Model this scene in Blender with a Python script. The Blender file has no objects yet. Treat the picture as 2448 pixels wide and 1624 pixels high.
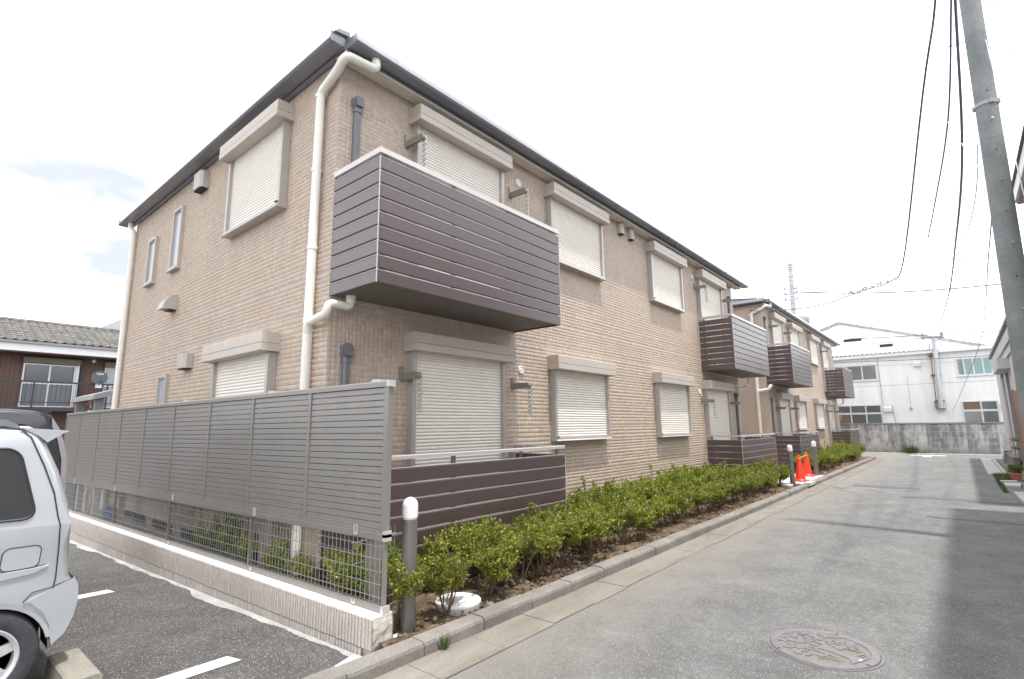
import bpy, bmesh, math, random
import numpy as np
from mathutils import Vector, Matrix
R = math.radians
rng = random.Random(7)
nrs = np.random.RandomState(7)
SC = bpy.context.scene
COL = SC.collection

# ------------------------------------------------------------------ camera, sky, sun
def make_camera():
    h, p, r = R(40.1697), R(9.3874), R(-0.5871)
    F = Vector((math.cos(h) * math.cos(p), math.sin(h) * math.cos(p), math.sin(p)))
    rt = Vector((math.sin(h), -math.cos(h), 0)); up = rt.cross(F)
    c, s = math.cos(r), math.sin(r)
    X, Y = c * rt + s * up, -s * rt + c * up
    m = Matrix((X, Y, -F)).transposed().to_4x4()
    m.translation = (-2.7174, -4.6709, 1.5532)
    cd = bpy.data.cameras.new('camera'); co = bpy.data.objects.new('camera', cd)
    COL.objects.link(co); co.matrix_world = m
    cd.sensor_width = 36; cd.lens = 18.429; cd.clip_start = 0.05; cd.clip_end = 3000
    SC.camera = co
make_camera()

SUN_EL, SUN_X = 75.5, -0.02          # the sun stands high, due -Y (south)
def make_light():
    w = bpy.data.worlds.new('World'); SC.world = w; w.use_nodes = True
    nt = w.node_tree; nt.nodes.clear(); N = nt.nodes.new; L = nt.links.new
    out = N('ShaderNodeOutputWorld'); bg = N('ShaderNodeBackground'); bg.inputs[1].default_value = 0.14
    sky = N('ShaderNodeTexSky'); sky.sky_type = 'NISHITA'; sky.sun_disc = False
    sky.sun_elevation = R(SUN_EL); sky.sun_rotation = R(180); sky.air_density = 1.0; sky.dust_density = 2.0
    tc = N('ShaderNodeTexCoord'); mp = N('ShaderNodeMapping'); mp.inputs['Scale'].default_value = (1, 1, 2.2); mp.inputs['Location'].default_value = (8.364614, 4.763532, 6.390681)
    L(tc.outputs['Generated'], mp.inputs[0])
    n1 = N('ShaderNodeTexNoise'); n1.inputs['Scale'].default_value = 1.9; n1.inputs['Detail'].default_value = 7
    n1.inputs['Roughness'].default_value = 0.55
    L(mp.outputs[0], n1.inputs['Vector'])
    cr = N('ShaderNodeValToRGB'); e = cr.color_ramp.elements
    e[0].position = 0.30; e[0].color = (4.9, 5.15, 5.45, 1); e[1].position = 0.57; e[1].color = (15.0, 15.4, 16.0, 1)
    L(n1.outputs[0], cr.inputs[0])
    mx = N('ShaderNodeMix'); mx.data_type = 'RGBA'; mx.inputs[0].default_value = 0.9
    L(sky.outputs[0], mx.inputs[6]); L(cr.outputs[0], mx.inputs[7])
    L(mx.outputs[2], bg.inputs[0]); L(bg.outputs[0], out.inputs[0])
    sd = bpy.data.lights.new('sun', 'SUN'); sd.energy = 3.4; sd.angle = R(1.8); sd.color = (1.0, 0.96, 0.90)
    so = bpy.data.objects.new('sun', sd); COL.objects.link(so)
    c = math.cos(R(SUN_EL)); d = Vector((SUN_X, -c, math.sin(R(SUN_EL))))
    so.rotation_euler = d.to_track_quat('Z', 'Y').to_euler(); so.location = (0, -20, 60)
make_light()
vs = SC.view_settings
vs.view_transform = 'Standard'; vs.look = 'None'; vs.exposure = 0.42; vs.gamma = 1.0; vs.use_curve_mapping = False

# ------------------------------------------------------------------ materials
MATS = {}
class NT:
    def __init__(s, m):
        m.use_nodes = True; s.nt = m.node_tree; s.nt.nodes.clear()
        s.out = s.n('ShaderNodeOutputMaterial'); s.b = s.n('ShaderNodeBsdfPrincipled')
        s.l(s.b.outputs[0], s.out.inputs[0])
    def n(s, t, **k):
        o = s.nt.nodes.new(t)
        for a, v in k.items(): setattr(o, a, v)
        return o
    def l(s, a, b): s.nt.links.new(a, b)
    def pos(s):
        if not hasattr(s, '_p'): s._p = s.n('ShaderNodeNewGeometry').outputs['Position']
        return s._p
    def noise(s, scale, detail=4, rough=.55, vec=None, sc3=None):
        o = s.n('ShaderNodeTexNoise'); o.inputs['Scale'].default_value = scale; o.inputs['Detail'].default_value = detail
        o.inputs['Roughness'].default_value = rough
        v = vec or s.pos()
        if sc3:
            mp = s.n('ShaderNodeMapping'); mp.inputs['Scale'].default_value = sc3; s.l(v, mp.inputs[0]); v = mp.outputs[0]
        s.l(v, o.inputs['Vector']); return o.outputs[0]
    def voro(s, scale, feature='F1', out='Distance'):
        o = s.n('ShaderNodeTexVoronoi', feature=feature); o.inputs['Scale'].default_value = scale
        s.l(s.pos(), o.inputs['Vector']); return o.outputs[out]
    def ramp(s, fac, stops):
        o = s.n('ShaderNodeValToRGB'); e = o.color_ramp.elements
        while len(e) < len(stops): e.new(.5)
        for i, (p, c) in enumerate(stops):
            e[i].position = p; e[i].color = (c, c, c, 1) if not isinstance(c, tuple) else (*c, 1)
        s.l(fac, o.inputs[0]); return o.outputs[0]
    def mix(s, fac, a, b, mode='MIX'):
        o = s.n('ShaderNodeMix', data_type='RGBA', blend_type=mode)
        for i, v in ((0, fac), (6, a), (7, b)):
            if isinstance(v, (int, float)): o.inputs[i].default_value = v
            elif isinstance(v, tuple): o.inputs[i].default_value = (*v, 1)
            else: s.l(v, o.inputs[i])
        return o.outputs[2]
    def math(s, op, a, b=0.0):
        o = s.n('ShaderNodeMath', operation=op)
        for i, v in enumerate((a, b)):
            if isinstance(v, (int, float)): o.inputs[i].default_value = v
            else: s.l(v, o.inputs[i])
        return o.outputs[0]
    def sep(s):
        if not hasattr(s, '_s'):
            o = s.n('ShaderNodeSeparateXYZ'); s.l(s.pos(), o.inputs[0]); s._s = o.outputs
        return s._s
    def col(s, v):
        if isinstance(v, tuple): s.b.inputs['Base Color'].default_value = (*v, 1)
        else: s.l(v, s.b.inputs['Base Color'])
    def rough(s, v):
        if isinstance(v, (int, float)): s.b.inputs['Roughness'].default_value = v
        else: s.l(v, s.b.inputs['Roughness'])
    def bump(s, h, dist=.01, strength=1.0):
        o = s.n('ShaderNodeBump'); o.inputs['Distance'].default_value = dist; o.inputs['Strength'].default_value = strength
        s.l(h, o.inputs['Height']); s.l(o.outputs[0], s.b.inputs['Normal'])

def mat(name, col, rough=.5, metal=0.0, var=.12, scale=6.0, grain=None, bump=0.0, bscale=120, spec=.5):
    """plain surface with a little tonal unevenness"""
    m = bpy.data.materials.new(name); t = NT(m)
    n = t.noise(scale, 5, .6, sc3=grain)
    lo = tuple(c * (1 - var) for c in col); hi = tuple(min(1, c * (1 + var)) for c in col)
    t.col(t.ramp(n, [(.3, lo), (.7, hi)]))
    t.rough(rough); t.b.inputs['Metallic'].default_value = metal
    t.b.inputs['Specular IOR Level'].default_value = spec
    if bump: t.bump(t.noise(bscale, 3), bump)
    MATS[name] = m; return m

def tinted(name, rough=.7, bump=.002, bscale=150, noise=.25):
    """colour comes from the mesh's own tint attribute (each piece was fired / cast in its own shade)"""
    m = bpy.data.materials.new(name); t = NT(m)
    a = t.n('ShaderNodeAttribute', attribute_name='tint')
    n = t.mix(1.0, t.ramp(t.noise(60, 4), [(.25, 1 - noise), (.75, 1 + noise * .4)]), t.ramp(t.noise(.9, 6, .6, sc3=(2, 2, .3)), [(.3, .92), (.7, 1.03)]), 'MULTIPLY')
    t.col(t.mix(1.0, a.outputs['Color'], n, 'MULTIPLY')); t.rough(rough)
    if bump: t.bump(t.noise(bscale, 3), bump)
    MATS[name] = m; return m

tinted('tile', .62, noise=.06)
mat('grout', (.41, .40, .41), .85, bump=.001)
mat('taupe', (.50, .44, .39), .42, var=.04)
mat('taupe_frame', (.40, .365, .345), .28, var=.05, spec=1.2)
mat('shutter_white', (.82, .77, .70), .45, var=.03)
mat('cream_pvc', (.80, .77, .70), .33, var=.04)
mat('soffit', (.62, .58, .50), .7, var=.04)
mat('gutter', (.20, .205, .23), .22, var=.06, spec=.9)
mat('roof_slate', (.10, .10, .115), .55, var=.2, scale=3)
mat('slat_brown', (.064, .037, .037), .33, var=.18, scale=9, grain=(1, 1, 14), bump=.0004, bscale=200, spec=1.25)
MATS['slat_brown'].node_tree.nodes['Principled BSDF'].inputs['IOR'].default_value = 1.5
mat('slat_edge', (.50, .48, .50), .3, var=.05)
mat('balcony_floor', (.15, .13, .12), .7, var=.08)
mat('rail_metal', (.56, .53, .51), .33, metal=.35, var=.05)
mat('bronze', (.265, .248, .23), .40, metal=.25, var=.05)
mat('bronze_light', (.55, .53, .51), .4, metal=.2, var=.05)
mat('mesh_wire', (.40, .39, .38), .4, metal=.3, var=.05)
mat('arm_metal', (.30, .285, .25), .36, metal=.5, var=.06)
mat('duct_grey', (.155, .15, .165), .38, var=.06)
mat('vent_beige', (.47, .43, .385), .45, var=.05)
mat('vent_white', (.78, .77, .75), .4, var=.03)
mat('dark', (.015, .015, .017), .6)
mat('rubber', (.02, .02, .022), .55)
mat('bollard_metal', (.20, .185, .17), .36, metal=.35, var=.06)
mat('bollard_cap', (.82, .82, .80), .3, var=.02)
mat('cone_red', (.85, .055, .025), .38, var=.06)
mat('cone_base', (.25, .03, .03), .6)
mat('yellow', (.75, .48, .04), .5); mat('black', (.02, .02, .02), .5)
mat('leafstem', (.16, .11, .07), .85, var=.3, scale=40)
mat('iron', (.185, .172, .178), .48, metal=.25, var=.15, scale=20, bump=.0008)
mat('iron_dust', (.18, .162, .14), .9, var=.25, scale=40)
mat('white_paint', (.78, .78, .77), .6, var=.05)
mat('tyre', (.05, .05, .056), .9, var=.2, scale=20)
mat('alloy', (.55, .55, .56), .35, metal=.25, var=.05)
mat('lamp_clear', (.27, .25, .27), .2, var=.05); mat('lamp_red', (.45, .02, .02), .25)
mat('steel_spiral', (.55, .57, .58), .35, metal=.8, var=.12, scale=9)
mat('white_board', (.75, .76, .74), .5, var=.06)
mat('terracotta', (.42, .17, .11), .75, var=.15)
mat('weed_green', (.085, .13, .03), .6, var=.5, scale=30)
mat('flower_yellow', (.8, .55, .03), .6)
mat('grey_house', (.52, .51, .50), .75, var=.06, bump=.002, bscale=90)
mat('grey_trim', (.23, .22, .225), .55, var=.05)
mat('door_wood', (.22, .075, .035), .5, var=.25, scale=12, grain=(8, 8, 1))
mat('old_wood', (.13, .075, .06), .75, var=.3, scale=14, grain=(9, 9, 1))
mat('alu_white', (.72, .73, .74), .35, metal=.2, var=.04)
mat('dark_steel', (.03, .032, .04), .5)
mat('olive_metal', (.15, .135, .09), .5, var=.1)
mat('dish_grey', (.07, .085, .10), .5, var=.05)
mat('red_ext', (.55, .09, .05), .4)
mat('curtain_green', (.30, .44, .42), .8, var=.15, scale=16, grain=(6, 6, .3))
mat('room_dark', (.04, .042, .045), .7, var=.5, scale=2)
mat('card', (.20, .14, .085), .8, var=.2)
mat('factory_trim', (.84, .84, .83), .5, var=.05)
mat('corrugated_roof', (.20, .16, .19), .6, var=.25)
mat('gable_trim', (.30, .29, .28), .85, var=.35, scale=5)
mat('pole_far', (.50, .50, .52), .6, var=.12); mat('wire_dark', (.15, .12, .19), .6); mat('wire_grey', (.36, .36, .38), .6); mat('wire_pale', (.62, .63, .66), .6)
mat('blue_sheet', (.035, .075, .22), .5, var=.25, scale=18); mat('ac_white', (.66, .65, .62), .45, var=.04)
mat('far_wall', (.42, .41, .42), .8); mat('mortar_white', (.80, .78, .75), .8, var=.06, scale=30, bump=.003, bscale=60)

def m_concrete(name, col, stain=.5, sc=1.0, bump=.004):
    m = bpy.data.materials.new(name); t = NT(m)
    a = t.ramp(t.noise(2.2 * sc, 6, .65), [(.3, tuple(c * (1 - stain * .5) for c in col)), (.68, col)])
    b = t.ramp(t.noise(55 * sc, 4, .7), [(.3, .72), (.62, 1.05)])
    t.col(t.mix(1.0, a, b, 'MULTIPLY')); t.rough(.88); t.bump(t.noise(70 * sc, 5, .7), bump)
    MATS[name] = m
m_concrete('kerb_concrete', (.27, .25, .225), .75)
m_concrete('pale_concrete', (.60, .59, .57), .3)
m_concrete('foundation', (.34, .33, .31), .4)
m_concrete('wheel_stop', (.33, .31, .26), .8)
m_concrete('slab', (.56, .56, .55), .5)
m_concrete('fillet', (.46, .45, .44), .8)

def m_block():
    m = bpy.data.materials.new('split_block'); t = NT(m)
    n = t.noise(45, 5, .7); n2 = t.noise(170, 3, .8)
    c = t.ramp(n, [(.3, (.60, .52, .46)), (.7, (.76, .68, .61))])
    t.col(t.mix(.45, c, t.ramp(n2, [(.36, (.27, .23, .20)), (.62, (.78, .74, .69))]))); t.rough(.9)
    t.bump(t.math('ADD', n, n2), .008, 1.0); MATS['split_block'] = m
m_block()

def m_asphalt(name, base, fleck, fleckamt, patch):
    m = bpy.data.materials.new(name); t = NT(m)
    big = t.noise(.55, 6, .6); mid = t.noise(2.6, 6, .65)
    dark = tuple(c * (1 - patch) for c in base); lite = tuple(c * (1 + patch * .8) for c in base)
    c = t.ramp(big, [(.32, dark), (.66, lite)])
    c = t.mix(.5, c, t.ramp(mid, [(.35, dark), (.65, lite)]))
    c = t.mix(1.0, c, t.ramp(t.noise(16, 9, .85), [(.30, .66), (.5, 1.0), (.70, 1.34)]), 'MULTIPLY')
    c = t.mix(1.0, c, t.ramp(t.noise(2.1, 5, .75), [(.30, .78), (.5, 1.0), (.68, 1.20)]), 'MULTIPLY')
    fine = t.noise(140, 3, .8)
    c = t.mix(1.0, c, t.ramp(fine, [(.32, .45), (.52, 1.0), (.70, 1.55)]), 'MULTIPLY')
    v = t.n('ShaderNodeTexVoronoi'); v.inputs['Scale'].default_value = 105; t.l(t.pos(), v.inputs['Vector'])
    sx = t.n('ShaderNodeSeparateXYZ'); t.l(v.outputs['Color'], sx.inputs[0])
    pick = t.math('MULTIPLY', t.math('GREATER_THAN', sx.outputs[0], 1 - fleckamt), t.math('LESS_THAN', v.outputs['Distance'], .36))
    v2 = t.n('ShaderNodeTexVoronoi'); v2.inputs['Scale'].default_value = 62; t.l(t.pos(), v2.inputs['Vector'])
    s2 = t.n('ShaderNodeSeparateXYZ'); t.l(v2.outputs['Color'], s2.inputs[0])
    pick2 = t.math('MULTIPLY', t.math('GREATER_THAN', s2.outputs[0], 1 - fleckamt * .35), t.math('LESS_THAN', v2.outputs['Distance'], .26))
    c = t.mix(t.math('MAXIMUM', pick, pick2), c, fleck)
    t.col(c); t.rough(.86); t.bump(t.math('ADD', t.noise(90, 4, .8), t.math('MULTIPLY', t.noise(9, 3), 1.5)), .010)
    MATS[name] = m; return t
def m_road():
    t = m_asphalt('asphalt_road', (.170, .169, .166), (.44, .43, .41), .15, .22)
    # dusty band beside the kerb, polished wheel tracks and darker bands along / across the lane
    base = t.b.inputs['Base Color'].links[0].from_socket
    s = t.sep(); wob = t.math('MULTIPLY', t.math('SUBTRACT', t.noise(1.7, 6, .7), .5), 1.3)
    edge = t.math('ADD', s[1], wob)
    f = t.n('ShaderNodeMapRange'); f.inputs[1].default_value = -3.0; f.inputs[2].default_value = -1.9; t.l(edge, f.inputs[0])
    c = t.mix(t.math('MULTIPLY', f.outputs[0], .62), base, (.26, .235, .20))
    scuff = t.ramp(t.noise(1.3, 7, .75, sc3=(.35, 1.6, 1)), [(.58, 0.0), (.74, .5)])
    c = t.mix(scuff, c, (.25, .25, .245))
    wet = t.ramp(t.noise(.8, 6, .7, sc3=(.25, 1.4, 1)), [(.26, .5), (.40, 0.0)])
    c = t.mix(wet, c, (.105, .104, .103))
    t.col(c)
m_road()
m_asphalt('asphalt_lot', (.098, .093, .088), (.48, .47, .46), .19, .25)
m_asphalt('shadow_band', (.132, .131, .129), (.26, .26, .26), .06, .12)  # darker asphalt for the painted wire-shadow bands

def m_soil():
    m = bpy.data.materials.new('soil'); t = NT(m)
    a = t.ramp(t.noise(7, 7, .7), [(.3, (.085, .05, .03)), (.5, (.17, .115, .07)), (.7, (.29, .22, .15))])
    b = t.ramp(t.noise(80, 4, .8), [(.3, .5), (.7, 1.5)])
    t.col(t.mix(1.0, a, b, 'MULTIPLY')); t.rough(.95); t.bump(t.noise(45, 6, .75), .03); MATS['soil'] = m
m_soil()
def m_gravel():
    m = bpy.data.materials.new('white_gravel'); t = NT(m)
    o = t.n('ShaderNodeTexVoronoi'); o.inputs['Scale'].default_value = 45; t.l(t.pos(), o.inputs['Vector'])
    t.col(t.ramp(o.outputs['Distance'], [(.1, (.62, .62, .63)), (.6, (.25, .25, .26))])); t.rough(.8)
    t.bump(t.math('SUBTRACT', 1.0, o.outputs['Distance']), .02); MATS['white_gravel'] = m
m_gravel()

def m_leaf():
    m = bpy.data.materials.new('leaf'); t = NT(m)
    a = t.n('ShaderNodeAttribute', attribute_name='tint'); o = t.n('ShaderNodeObjectInfo')
    c = t.mix(1.0, a.outputs['Color'], t.ramp(o.outputs['Random'], [(0, .8), (1, 1.15)]), 'MULTIPLY')
    t.col(c); t.rough(.38)
    tr = t.n('ShaderNodeBsdfTranslucent'); t.l(t.mix(1.0, c, (1.3, 1.5, .5), 'MULTIPLY'), tr.inputs[0])
    ms = t.n('ShaderNodeMixShader'); ms.inputs[0].default_value = .3
    t.l(t.b.outputs[0], ms.inputs[1]); t.l(tr.outputs[0], ms.inputs[2]); t.l(ms.outputs[0], t.out.inputs[0])
    MATS['leaf'] = m
m_leaf()

def m_glass(name, tint, rough=.04):
    m = bpy.data.materials.new(name); t = NT(m); t.col(tint); t.rough(rough)
    t.b.inputs['Specular IOR Level'].default_value = 1.0; t.b.inputs['IOR'].default_value = 1.7; MATS[name] = m
m_glass('car_glass', (.012, .013, .016)); m_glass('pane_dark', (.085, .09, .095), .15); m_glass('pane_frost', (.38, .40, .42), .25)
m_glass('pane_grey', (.16, .17, .18), .15); m_glass('pane_teal', (.09, .115, .12), .08)

def m_car(name, col, metal, rough=.28):
    m = bpy.data.materials.new(name); t = NT(m)
    n = t.noise(900, 2); t.col(t.ramp(n, [(.3, tuple(c * .93 for c in col)), (.7, tuple(min(1, c * 1.05) for c in col))]))
    t.b.inputs['Metallic'].default_value = metal; t.rough(rough)
    t.b.inputs['Coat Weight'].default_value = .7; t.b.inputs['Coat Roughness'].default_value = .05; MATS[name] = m
m_car('silver_paint', (.56, .585, .615), .45, .33); m_car('black_paint', (.028, .029, .034), .2, .25)

def m_pole():
    m = bpy.data.materials.new('pole_concrete'); t = NT(m)
    a = t.ramp(t.noise(1.6, 6, .7), [(.3, (.17, .185, .185)), (.68, (.29, .305, .305))])
    b = t.ramp(t.noise(40, 5, .7), [(.3, .8), (.7, 1.12)])
    t.col(t.mix(1.0, a, b, 'MULTIPLY')); t.rough(.8); t.bump(t.noise(60, 4), .004); MATS['pole_concrete'] = m
m_pole()
def m_streaky(name, clean, dirty, amt):
    """weathered cement: rain streaks hanging down, moss along the foot of the wall"""
    m = bpy.data.materials.new(name); t = NT(m); s = t.sep()
    st = t.noise(1.5, 8, .72, sc3=(2.2, 2.2, .28)); bl = t.noise(3.2, 7, .7)
    f = t.ramp(t.math('ADD', t.math('MULTIPLY', st, .65), t.math('MULTIPLY', bl, .35)), [(.42, 0.0), (.56, amt)])
    z = t.n('ShaderNodeMapRange'); z.inputs[1].default_value = .62; z.inputs[2].default_value = .0
    t.l(t.math('ADD', s[2], t.math('MULTIPLY', t.math('SUBTRACT', bl, .5), .8)), z.inputs[0])
    f2 = t.math('MAXIMUM', f, t.math('MULTIPLY', z.outputs[0], amt))
    t.col(t.mix(f2, clean, dirty)); t.rough(.9); t.bump(t.noise(30, 6, .7), .008); MATS[name] = m
m_streaky('old_wall', (.64, .63, .61), (.13, .128, .122), .8)
def m_factory():
    m = bpy.data.materials.new('factory_wall'); t = NT(m)
    st = t.ramp(t.noise(1.1, 6, .6, sc3=(2.5, 2.5, .25)), [(.35, .90), (.7, 1.02)])
    t.col(t.mix(1.0, (.93, .925, .91), st, 'MULTIPLY')); t.rough(.6); MATS['factory_wall'] = m
m_factory()
def m_kawara():
    m = bpy.data.materials.new('kawara'); t = NT(m)
    a = t.ramp(t.noise(5, 6, .7), [(.3, (.115, .108, .10)), (.7, (.215, .205, .19))])
    o = t.n('ShaderNodeObjectInfo'); t.col(t.mix(1.0, a, t.ramp(o.outputs['Random'], [(0, .75), (1, 1.2)]), 'MULTIPLY'))
    t.rough(.8); MATS['kawara'] = m
m_kawara()

# ------------------------------------------------------------------ mesh helpers
def wloc(o):
    v = Vector((0, 0, 0))
    while o is not None: v += o.location; o = o.parent
    return v
def link(name, me, parent=None, loc=None, kind=None):
    o = bpy.data.objects.new(name, me); COL.objects.link(o)
    if parent is not None: o.parent = parent
    if loc is not None: o.location = loc
    if kind: o['kind'] = kind
    return o
def tag(o, label=None, cat=None, group=None, kind=None):
    if label: o['label'] = label
    if cat: o['category'] = cat
    if group: o['group'] = group
    if kind: o['kind'] = kind
    return o
def thing(name, label, cat, loc=(0, 0, 0), group=None):
    o = bpy.data.objects.new(name, None); COL.objects.link(o); o.location = loc
    o.empty_display_size = .1
    return tag(o, label, cat, group)
def dup(root, loc=None, rz=None, sc=None, label=None):
    def cp(o, par):
        c = o.copy(); COL.objects.link(c); c.parent = par
        for ch in o.children: cp(ch, c)
        return c
    c = cp(root, None)
    if loc is not None: c.location = loc
    if rz is not None: c.rotation_euler = (0, 0, rz)
    if sc is not None: c.scale = sc if isinstance(sc, tuple) else (sc, sc, sc)
    if label: c['label'] = label
    return c

class MB:
    """collects shapes; f maps local (a, b, c) to world if given"""
    def __init__(s, f=None): s.v = []; s.f = []; s.mi = []; s.m = 0; s.map = f
    def add(s, vs, fs):
        o = len(s.v)
        s.v += [s.map(*p) for p in vs] if s.map else [tuple(p) for p in vs]
        s.f += [tuple(i + o for i in q) for q in fs]; s.mi += [s.m] * len(fs); return s
    def box(s, a0, a1, b0, b1, c0, c1):
        return s.add([(a, b, c) for a in (a0, a1) for b in (b0, b1) for c in (c0, c1)],
                     [(0, 1, 3, 2), (4, 6, 7, 5), (0, 4, 5, 1), (2, 3, 7, 6), (0, 2, 6, 4), (1, 5, 7, 3)])
    def hexa(s, p): return s.add(p, [(0, 1, 2, 3), (7, 6, 5, 4), (0, 4, 5, 1), (1, 5, 6, 2), (2, 6, 7, 3), (3, 7, 4, 0)])
    def quad(s, *p): return s.add(p, [tuple(range(len(p)))])
    def prism(s, pts, ax, lo, hi):
        """pts in the other two axes (in order), extruded along ax from lo to hi"""
        n = len(pts)
        def P(p, t): return {0: (t, p[0], p[1]), 1: (p[0], t, p[1]), 2: (p[0], p[1], t)}[ax]
        vs = [P(p, lo) for p in pts] + [P(p, hi) for p in pts]
        return s.add(vs, [tuple(range(n))[::-1], tuple(range(n, 2 * n))] + [(i, (i + 1) % n, n + (i + 1) % n, n + i) for i in range(n)])
    def tube(s, pts, r, n=8, caps=True, radii=None):
        pts = [Vector(p) for p in pts]; rings = []
        up = None
        for i, p in enumerate(pts):
            d = (pts[min(i + 1, len(pts) - 1)] - pts[max(i - 1, 0)]).normalized()
            if up is None: up = Vector((0, 0, 1)) if abs(d.z) < .9 else Vector((1, 0, 0))
            a = d.cross(up).normalized(); b = a.cross(d).normalized(); up = b
            rr = radii[i] if radii else r
            rings.append([p + (a * math.cos(2 * math.pi * k / n) + b * math.sin(2 * math.pi * k / n)) * rr for k in range(n)])
        vs = [tuple(q) for ring in rings for q in ring]; fs = []
        for i in range(len(pts) - 1):
            for k in range(n):
                fs.append((i * n + k, i * n + (k + 1) % n, (i + 1) * n + (k + 1) % n, (i + 1) * n + k))
        if caps: fs += [tuple(range(n))[::-1], tuple(range((len(pts) - 1) * n, len(pts) * n))]
        return s.add(vs, fs)
    def lathe(s, prof, c=(0, 0, 0), n=20, ax=2, caps=True):
        """prof = [(radius, height)...] about axis ax through c"""
        vs = []; fs = []
        for r, h in prof:
            for k in range(n):
                u, w = r * math.cos(2 * math.pi * k / n), r * math.sin(2 * math.pi * k / n)
                q = {2: (u, w, h), 1: (u, h, w), 0: (h, u, w)}[ax]
                vs.append((c[0] + q[0], c[1] + q[1], c[2] + q[2]))
        for i in range(len(prof) - 1):
            for k in range(n): fs.append((i * n + k, i * n + (k + 1) % n, (i + 1) * n + (k + 1) % n, (i + 1) * n + k))
        if caps and prof[0][0] > 1e-6: fs.append(tuple(range(n))[::-1])
        if caps and prof[-1][0] > 1e-6: fs.append(tuple(range((len(prof) - 1) * n, len(prof) * n)))
        return s.add(vs, fs)
    def mesh(s, name, mats, off=(0, 0, 0), smooth=False):
        me = bpy.data.meshes.new(name)
        me.from_pydata([(p[0] - off[0], p[1] - off[1], p[2] - off[2]) for p in s.v], [], s.f)
        for m in (mats if isinstance(mats, (list, tuple)) else [mats]): me.materials.append(MATS[m])
        me.polygons.foreach_set('material_index', s.mi)
        if smooth:
            me.polygons.foreach_set('use_smooth', [True] * len(s.f))
        me.update()
        if len(s.f) < 20000:
            bm = bmesh.new(); bm.from_mesh(me); bmesh.ops.recalc_face_normals(bm, faces=bm.faces); bm.to_mesh(me); bm.free()
        if smooth == 'auto':
            try: me.set_sharp_from_angle(angle=R(35))
            except Exception: pass
        return me
    def build(s, name, mats, parent=None, smooth=False, kind=None):
        return link(name, s.mesh(name, mats, wloc(parent) if parent else (0, 0, 0), smooth), parent, kind=kind)
def set_tint(me, cols):
    """cols: one colour per polygon"""
    a = me.attributes.new('tint', 'FLOAT_COLOR', 'CORNER')
    tot = np.empty(len(me.polygons), dtype=np.int32); me.polygons.foreach_get('loop_total', tot)
    c = np.repeat(np.asarray(cols, dtype=np.float32), tot, axis=0)
    a.data.foreach_set('color', np.concatenate([c, np.ones((len(c), 1), np.float32)], 1).ravel())
def raw_mesh(name, V, F, mats, tint=None):
    me = bpy.data.meshes.new(name); V = np.asarray(V, np.float32); F = np.asarray(F, np.int32); k = F.shape[1]
    me.vertices.add(len(V)); me.vertices.foreach_set('co', V.ravel())
    me.loops.add(F.size); me.loops.foreach_set('vertex_index', F.ravel())
    me.polygons.add(len(F)); me.polygons.foreach_set('loop_start', np.arange(0, F.size, k, dtype=np.int32))
    me.polygons.foreach_set('loop_total', np.full(len(F), k, np.int32))
    for m in mats: me.materials.append(MATS[m])
    me.update(calc_edges=True); me.validate()
    if tint is not None: set_tint(me, tint)
    return me
def structure(name, mb, mats, smooth=False): return tag(mb.build(name, mats, None, smooth), kind='structure')

def gz(y): return -.01 - .036 * (min(max(y, -1.45), 9.0) + 1.45)      # the car park falls gently away from the lane

# ------------------------------------------------------------------ ground, road, kerb
b = MB(); b.quad((-400, -400, -.45), (400, -400, -.45), (400, 400, -.45), (-400, 400, -.45)); structure('ground', b, 'asphalt_lot')
b = MB(); b.quad((-30, -14, 0), (60, -14, 0), (60, -1.64, 0), (-30, -1.64, 0))
b.quad((25.6, -1.64, 0), (60, -1.64, 0), (60, 40, 0), (25.6, 40, 0)); structure('road', b, 'asphalt_road')
b = MB()
ys = [-1.64, -1.45, 0, 2, 4, 6, 8, 9.0, 22, 40]
for i in range(len(ys) - 1):
    y0, y1 = ys[i], ys[i + 1]
    b.quad((-30, y0, gz(y0)), (-.36, y0, gz(y0)), (-.36, y1, gz(y1)), (-30, y1, gz(y1)))
b.quad((-30, 40, gz(40)), (-.36, 40, gz(40)), (-.36, 40, -.45), (-30, 40, -.45))
structure('parking_lot', b, 'asphalt_lot')
b = MB(); b.quad((-.36, 7.3, -.36), (14, 7.3, -.36), (14, 40, -.36), (-.36, 40, -.36)); structure('rear_yard', b, 'asphalt_lot')
# concrete gutter strip along the kerb, in cast lengths
gut = tag(MB().box(-3, 25.6, -2.02, -1.69, -.05, .003).build('gutter_strip', 'kerb_concrete'), kind='structure')
x = -2.6
def m_gut():
    m = bpy.data.materials.new('gutter_concrete'); t = NT(m)
    a = t.ramp(t.noise(1.8, 7, .7, sc3=(.5, 2, 1)), [(.3, (.165, .143, .118)), (.5, (.225, .20, .168)), (.7, (.265, .245, .22))])
    bb = t.ramp(t.noise(90, 4, .7), [(.3, .75), (.7, 1.12)]); t.col(t.mix(1.0, a, bb, 'MULTIPLY')); t.rough(.9); t.bump(t.noise(80, 4), .003)
    MATS['gutter_concrete'] = m
m_gut(); gut.data.materials[0] = MATS['gutter_concrete']
for i in range(47):
    x0 = -2.7 + i * .6
    pr = MB()
    y1 = -2.02 + .02 * rng.uniform(-1, 1)
    pr.prism([(x0 + .003, -1.692), (x0 + .597, -1.692), (x0 + .597, y1), (x0 + .003, y1)], 2, .0032, .006 + rng.uniform(0, .004))
    pr.build('gutter_slab', 'gutter_concrete', gut)
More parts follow.
